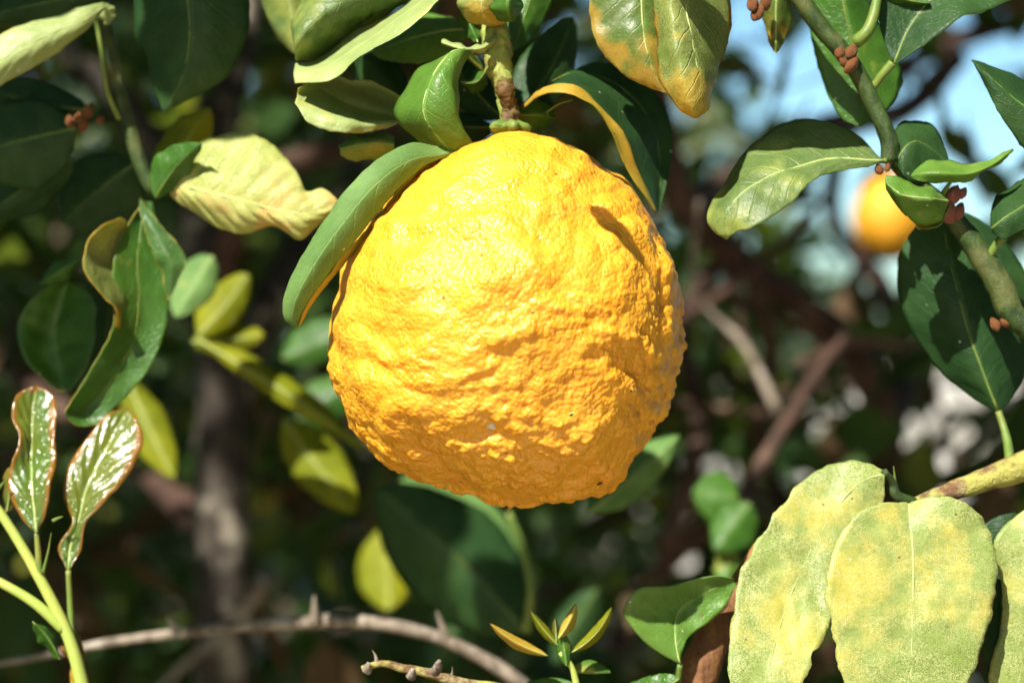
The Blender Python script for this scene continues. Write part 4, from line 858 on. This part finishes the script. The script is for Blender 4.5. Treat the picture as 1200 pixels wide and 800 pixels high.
bgleaf(TL, 'deep', 'under', (615, 740), (440, 570), (70, 62), .80, 0, 1.2)
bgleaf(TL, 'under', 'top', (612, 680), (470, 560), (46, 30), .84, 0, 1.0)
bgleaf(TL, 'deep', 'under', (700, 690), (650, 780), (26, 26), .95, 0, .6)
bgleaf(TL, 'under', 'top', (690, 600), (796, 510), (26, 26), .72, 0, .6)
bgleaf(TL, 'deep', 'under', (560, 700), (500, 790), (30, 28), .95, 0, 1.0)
bgleaf(TL, 'top', 'under', (330, 420), (420, 380), (26, 26), .95, 0, .6)
bgleaf(TL, 'top', 'under', (340, 500), (420, 440), (30, 26), 1.0, 0, .6)
bgleaf(TL, 'top', 'under', (865, 585), (812, 575), (30, 32), .85, 0, .6)
bgleaf(TL, 'top', 'under', (880, 590), (838, 645), (28, 30), .84, 0, .6)
bgleaf(TL, 'top', 'under', (855, 640), (850, 690), (16, 16), .84, 0, .4)
tube('leaf_stalk', [PD(616, 740, .8), PD(622, 690, .8), PD(612, 640, .8), PD(596, 600, .8)], [.0025, .0022, .002, .0015], M['petiole'], TL, n=16, seg=8)

# pale thorny branch crossing low
TG = thing('thorny_branch', 'pale grey thorny branch arching across the bottom left, out of focus', 'branch', PD(60, 770, .74))
limb(TG, [(-80, 790, .78), (40, 770, .76), (130, 752, .75), (240, 738, .74), (330, 730, .73), (420, 728, .72), (500, 742, .72), (560, 768, .72), (610, 800, .72), (660, 850, .73)], [.0008, .0012, .0018, .0026, .0029, .0032, .0026, .0030, .0026, .0026], 'greytwig', 'stem', 70)
for (a, b) in (((370, 730), (368, 698)), ((524, 750), (512, 716)), ((210, 742), (196, 722))):
    tube('thorn', [PD(*a, .72), PD((a[0] + b[0]) / 2, (a[1] + b[1]) / 2, .719), PD(*b, .718)], [.0026, .0018, .0004], M['greytwig'], TG, n=10, seg=8)

# right tree: red-brown limbs
TR = thing('citrus_tree', 'red-brown limbs of the tree behind the fruit on the right, out of focus', 'tree', (PD(1010, 600, 1.6)[0], 1.6, 0))
limb(TR, [(1020, 2200, 1.6), (1040, 1200, 1.6), (1035, 800, 1.6), (1030, 620, 1.55), (1035, 500, 1.5), (1000, 410, 1.45), (940, 360, 1.4), (860, 300, 1.35), (800, 235, 1.3), (770, 120, 1.3), (740, -80, 1.35)],
     [.032, .028, .024, .019, .016, .0135, .013, .0125, .012, .011, .009], 'redbark', 'trunk', 70)
limb(TR, [(1035, 520, 1.5), (1060, 420, 1.7), (1030, 330, 2.0), (975, 250, 2.25), (1000, 140, 2.3), (1090, 60, 2.3), (1200, 20, 2.3), (1400, -80, 2.4)], [.016, .014, .013, .012, .014, .016, .016, .015], 'redbark')
limb(TR, [(800, 240, 1.3), (880, 200, 1.5), (960, 150, 1.6), (1060, 130, 1.8), (1120, 70, 1.9)], [.012, .012, .013, .014, .014], 'redbark')
limb(TR, [(860, 600, 1.05), (888, 550, 1.08), (925, 490, 1.1), (955, 440, 1.12), (990, 395, 1.15)], [.0042, .0045, .0045, .0042, .0036], 'redbark')
limb(TR, [(780, 640, 1.3), (820, 500, 1.35), (800, 380, 1.4), (850, 290, 1.4)], [.008, .008, .008, .007], 'redbark')
limb(TR, [(720, 760, 1.5), (800, 640, 1.5), (900, 600, 1.5), (1030, 560, 1.55)], [.010, .010, .011, .012], 'redbark')
limb(TR, [(880, 320, 1.3), (905, 420, 1.4), (890, 520, 1.5), (950, 640, 1.6)], [.007, .007, .007, .006], 'redbark')

SPOTS = [(PD(1042, 256, 2.0), .09), (PD(244, 605, 1.22), .04), (PD(280, 555, 1.22), .03), (PD(250, 500, 1.22), .03), (PD(240, 690, 1.22), .03), (PD(500, 600, .8), .05), (PD(745, 555, .72), .06), (PD(850, 625, .84), .05), (PD(455, 665, .95), .06),
         (PD(950, 450, 1.1), .06), (PD(890, 540, 1.08), .05), (PD(400, 400, 1.0), .07), (PD(215, 130, 1.4), .08), (PD(830, 80, 2.0), .12), (PD(900, 330, 1.5), .08), (PD(1000, 470, 1.8), .1), (PD(320, 190, 1.2), .05), (PD(690, 660, 1.8), .08), (PD(150, 620, 1.6), .07), (PD(370, 790, 1.5), .08)]
for k in range(46):
    q = (rng.uniform(0, 640), rng.uniform(80, 780)) if k % 2 else (rng.uniform(640, 1200), rng.uniform(80, 780))
    SPOTS.append((PD(*q, rng.uniform(.95, 2.6)), rng.uniform(.03, .065)))
def shades(p):
    S_ = np.array(SUN)
    for c, rad in SPOTS:
        e = p - c; t = e.dot(S_)
        if t > 0 and np.linalg.norm(e - S_ * t) < rad: return True
    return False
def gap(px, py):
    """chance that a leaf grows there, thin where the photograph sees sky or open ground"""
    g = 1.0
    for (x, y, a, b, s) in ((1090, 140, 120, 80, .88), (920, 140, 75, 90, .92), (815, 140, 60, 50, .9), (760, 200, 40, 50, .7), (1180, 60, 60, 60, .9), (975, 265, 70, 75, .95), (700, 60, 40, 60, .5), (1090, 510, 130, 55, .72), (800, 555, 60, 60, .75), (690, 660, 50, 55, .75), (640, 80, 30, 40, .6),
                            (240, 110, 40, 50, .0), (370, 170, 25, 20, .8), (1040, 255, 60, 60, .95), (80, 265, 22, 28, .9), (700, 200, 40, 60, .6), (1150, 170, 80, 60, .9), (960, 720, 30, 70, .7)):
        g *= 1 - s * math.exp(-(((px - x) / a) ** 2 + ((py - y) / b) ** 2) ** 1.5)
    return g
# tangle of thin twigs
for k in range(70):
    right = k < 48
    px_, py_ = (rng.uniform(720, 1220), rng.uniform(60, 760)) if right else (rng.uniform(0, 560), rng.uniform(80, 760))
    if gap(px_, py_) < .6: continue
    d = rng.uniform(1.15, 2.6); a_ = rng.uniform(0, 6.28); L_ = rng.uniform(90, 240) / d
    p = [(px_ + math.cos(a_ + w_) * L_ * q, py_ + math.sin(a_ + w_) * L_ * q, d + q * rng.uniform(-.08, .08)) for q, w_ in ((-1, rng.uniform(-.4, .4)), (-.35, rng.uniform(-.3, .3)), (.3, rng.uniform(-.3, .3)), (1, rng.uniform(-.4, .4)))]
    r0 = rng.uniform(.002, .0055)
    limb(TR if right else TL, p, [r0, r0 * .9, r0 * .75, r0 * .4], 'greytwig' if rng.uniform() < .3 else 'redbark', 'twig', 16)

# scattered leaves: where on the photograph, how deep, how many
cand = []
while len(cand) < 3300:
    px_, py_ = rng.uniform(-150, 1350), rng.uniform(-120, 920)
    d = rng.uniform(1.25, 3.4)
    if rng.uniform() > gap(px_, py_): continue
    if py_ < 380 and px_ > 760 and rng.uniform() < 0.62: continue
    if shades(PD(px_, py_, d)): continue
    cand.append((px_, py_, d))
cand.sort(key=lambda c: c[2])
near, rest = [], []
for c in cand:
    inside = -20 < c[0] < 1220 and -20 < c[1] < 820 and not ((c[0] - 595) ** 2 + (c[1] - 385) ** 2 < 190 ** 2)
    (near if inside and len(near) < 520 else rest).append(c)
cnt = {0: 0, 1: 0}
for c in near:
    T = TL if c[0] < 640 else TR; k = 0 if T is TL else 1
    if cnt[k] >= 255: rest.append(c); continue
    cnt[k] += 1
    single(T, PD(*c), rng.uniform(.055, .10), dry=rng.uniform() < (0.4 if c[1] > 380 else .15))
def sunlit(px, py):
    """how open the added crown is left towards the sun over this spot of the near twigs"""
    if 180 < px < 870 or py > 520 or (px < 200 and py > 430): return 1.0
    if px < 135 and 0 < py < 105: return 1.0
    if px >= 870 and py > -150: return 1.0 if gnoise(np.array([[px / 70.0, py / 70.0, 3.3]]))[0] > 0.26 else 0.0
    if px < 0 or px > 1250 or py < -250 or py > 900: return 0.0
    return 0.15
def added_crown_points(x0, x1, n):
    out_ = []
    while len(out_) < n:
        p = np.array([rng.uniform(x0, x1), rng.uniform(-2.4, 3.6), 0.0])
        side = abs(p[0]) > 0.42 * max(p[1], 0) + 0.55
        p[2] = rng.uniform(.5, 3.0) if side else rng.uniform(2.05, 3.0)
        if p[1] > 0 and p[2] < CAM_Z + 0.23 * p[1] + 0.25 and not side: continue
        if p[1] < 0.35 and abs(p[0]) < 0.9 and p[2] < 2.05: continue
        hit = False
        for dep in (.5, .57, .64):
            t = (p[1] - dep) / SUN.y
            if t > 0:
                x, z = p[0] - SUN.x * t, p[2] - SUN.z * t
                for e in ((0, 0), (.05, 0), (-.05, 0), (0, .05), (0, -.05)):
                    if rng.uniform() < sunlit(600 + (x + e[0]) / dep / K, 400 - (z + e[1] - CAM_Z) / dep / K) and -.38 < x < .38 and 1.2 < z < 1.85: hit = True
        t = (p[1] - .82) / SUN.y
        if t > 0:
            x, z = p[0] - SUN.x * t, p[2] - SUN.z * t; px_, py_ = 600 + x / .82 / K, 400 - (z - CAM_Z) / .82 / K
            if 90 < px_ < 560 and 260 < py_ < 760: hit = True
        g_ = p - np.array(SUN) * (p[2] / SUN.z)
        if ((g_[0] - .1) / .9) ** 2 + ((g_[1] + .05) / .65) ** 2 < 1: continue  # sun hole left so the added bounce ground is lit
        if hit or shades(p) or gnoise(p[None] * 2.6)[0] > 0.42: continue
        out_.append(p)
    return np.array(out_)
for k in range(30):                                  # leaves that break up the sky on the right
    q = (rng.uniform(730, 1190), rng.uniform(30, 320), rng.uniform(1.5, 2.7))
    if (q[0] - 1042) ** 2 + (q[1] - 256) ** 2 > 60 ** 2 and not shades(PD(*q)): single(TR, PD(*q), rng.uniform(.05, .085))
for T, sel in ((TL, lambda c: c[0] < 640), (TR, lambda c: c[0] >= 640)):
    pts = [PD(*c) for c in rest if sel(c)]
    joined('foliage', pts, rng.uniform(.055, .11, len(pts)), M['far'], T)
    # unseen crown added all round to cut sky light, holed towards the sun
    x0 = -2.6 if T is TL else 0.0
    pts = added_crown_points(x0, x0 + 2.6, 12500)
    joined('crown', pts, rng.uniform(.10, .16, len(pts)), M['canopy'], T, 0.7)
    for k in range(8):
        a = np.array([PD(250, 0, 1.35)[0] if T is TL else PD(780, 0, 1.35)[0], 1.4, 1.95]); b = np.array([rng.uniform(x0, x0 + 2.4), rng.uniform(.8, 3.2), rng.uniform(2.2, 2.8)])
        tube('limb', [a, (a + b) / 2 + [0, 0, .12], b], [.014, .01, .004], M['bark' if T is TL else 'redbark'], T, n=14, seg=7, rough=.15, freq=40)

# low growth that closes the view under the trees
def shrub(name, label, x, y, w, h, n, mat='far', size=(.06, .12), group=None):
    T = thing(name, label, 'shrub', (x, y, 0), group)
    for k in range(7):
        a = rng.uniform(-1, 1); tip = np.array([x + a * w * .8, y + rng.uniform(-.3, .3), h * rng.uniform(.6, .95)])
        tube('stem', [np.array([x + a * .08, y, -0.05]), np.array([x + a * w * .3, y, h * .4]), tip], [.018, .012, .004], M['redbark'], T, n=12, seg=7, rough=.2, freq=40)
    d = rng.normal(size=(n, 3)); d /= np.linalg.norm(d, axis=1)[:, None]; r = rng.uniform(.2, 1, n) ** (1 / 2.2)
    pts = d * r[:, None] * np.array([w, .55, h * .5]) + np.array([x, y, h * .52])
    pts = pts * (1 + .12 * gnoise(pts * 3)[:, None]); joined('crown', pts, rng.uniform(*size, n), M[mat], T, .4)
    return T
shrub('undergrowth_shrub', 'dark low shrub under the trunk at lower left', -.75, 3.0, 1.0, 1.25, 1500)
shrub('undergrowth_shrub', 'dark low shrub behind the bottom of the fruit', .25, 3.4, .8, 1.15, 1100)
shrub('undergrowth_shrub', 'low brown-green shrub at lower right behind the speckled leaves', 1.35, 3.9, .75, .98, 900)

# second fruit far back on the right
def far_fruit():
    c = PD(1042, 256, 2.0); r = .046
    T = thing('citrus_fruit', 'small blurred orange-yellow fruit in the distance, beside the pink buds', 'fruit', c - [0, 0, r])
    v, f = icosphere(5)
    w = v * np.array([.92, .92, 1.1]) * r * (1 + .05 * gnoise(v * 4)[:, None] + .03 * gnoise(v * 9)[:, None])
    put('rind', w + c, f, [M['farrind']], T)
    tube('stalk', [c + [0, 0, r], c + [.01, .01, r + .05], c + [.03, .05, r + .14]], [.003, .0025, .003], M['stem'], T, n=10, seg=7)
far_fruit()

# distant trees
def far_tree(label, x, y, h, w, n):
    T = thing('distant_tree', label, 'tree', (x, y, 0), 'trees in the distance')
    tube('trunk', [np.array([x, y, -.1]), np.array([x + .1, y, h * .3]), np.array([x, y, h * .7])], [.16, .12, .05], M['bark'], T, n=14, seg=9, rough=.2, freq=8)
    d = rng.normal(size=(n, 3)); d /= np.linalg.norm(d, axis=1)[:, None]; r = rng.uniform(.1, 1, n) ** (1 / 2.5)
    pts = d * r[:, None] * np.array([w, w, h * .36]) ; pts *= (1 + .35 * gnoise(d * 2.2 + x)[:, None]); pts += np.array([x, y, h * .6])
    joined('crown', pts, rng.uniform(.14, .3, n), M['hedge'], T, .3)
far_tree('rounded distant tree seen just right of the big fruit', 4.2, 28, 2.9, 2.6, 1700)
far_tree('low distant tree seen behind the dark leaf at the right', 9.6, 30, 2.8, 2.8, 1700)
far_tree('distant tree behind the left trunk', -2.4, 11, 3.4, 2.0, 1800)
def orchard_tree(label, x, y, h, w, n):
    T = thing('orchard_tree', label, 'tree', (x, y, 0))
    tube('trunk', [np.array([x, y, -.1]), np.array([x + .05, y, h * .3]), np.array([x, y, h * .6])], [.09, .07, .03], M['bark'], T, n=14, seg=9, rough=.2, freq=8)
    for k in range(5):
        a = rng.uniform(0, 6.28); b = np.array([x + math.cos(a) * w * .7, y + math.sin(a) * w * .7, h * rng.uniform(.55, .85)])
        tube('limb', [np.array([x, y, h * .3]), (np.array([x, y, h * .3]) + b) / 2 + [0, 0, .1], b], [.045, .03, .01], M['redbark'], T, n=12, seg=7, rough=.2, freq=12)
    d = rng.normal(size=(n, 3)); d /= np.linalg.norm(d, axis=1)[:, None]; r_ = rng.uniform(.1, 1, n) ** (1 / 2.5)
    pts = d * r_[:, None] * np.array([w, w, h * .46]); pts *= (1 + .3 * gnoise(d * 2.2 + x)[:, None]); pts += np.array([x, y, h * .52])
    joined('crown', pts, rng.uniform(.12, .2, n), M['canopy'], T, .4)
orchard_tree('dark full orchard tree beyond the trunk on the left', -1.9, 5.6, 3.6, 1.5, 3200)
orchard_tree('dark orchard tree directly beyond the big fruit', 0.05, 6.6, 3.0, 1.2, 2600)
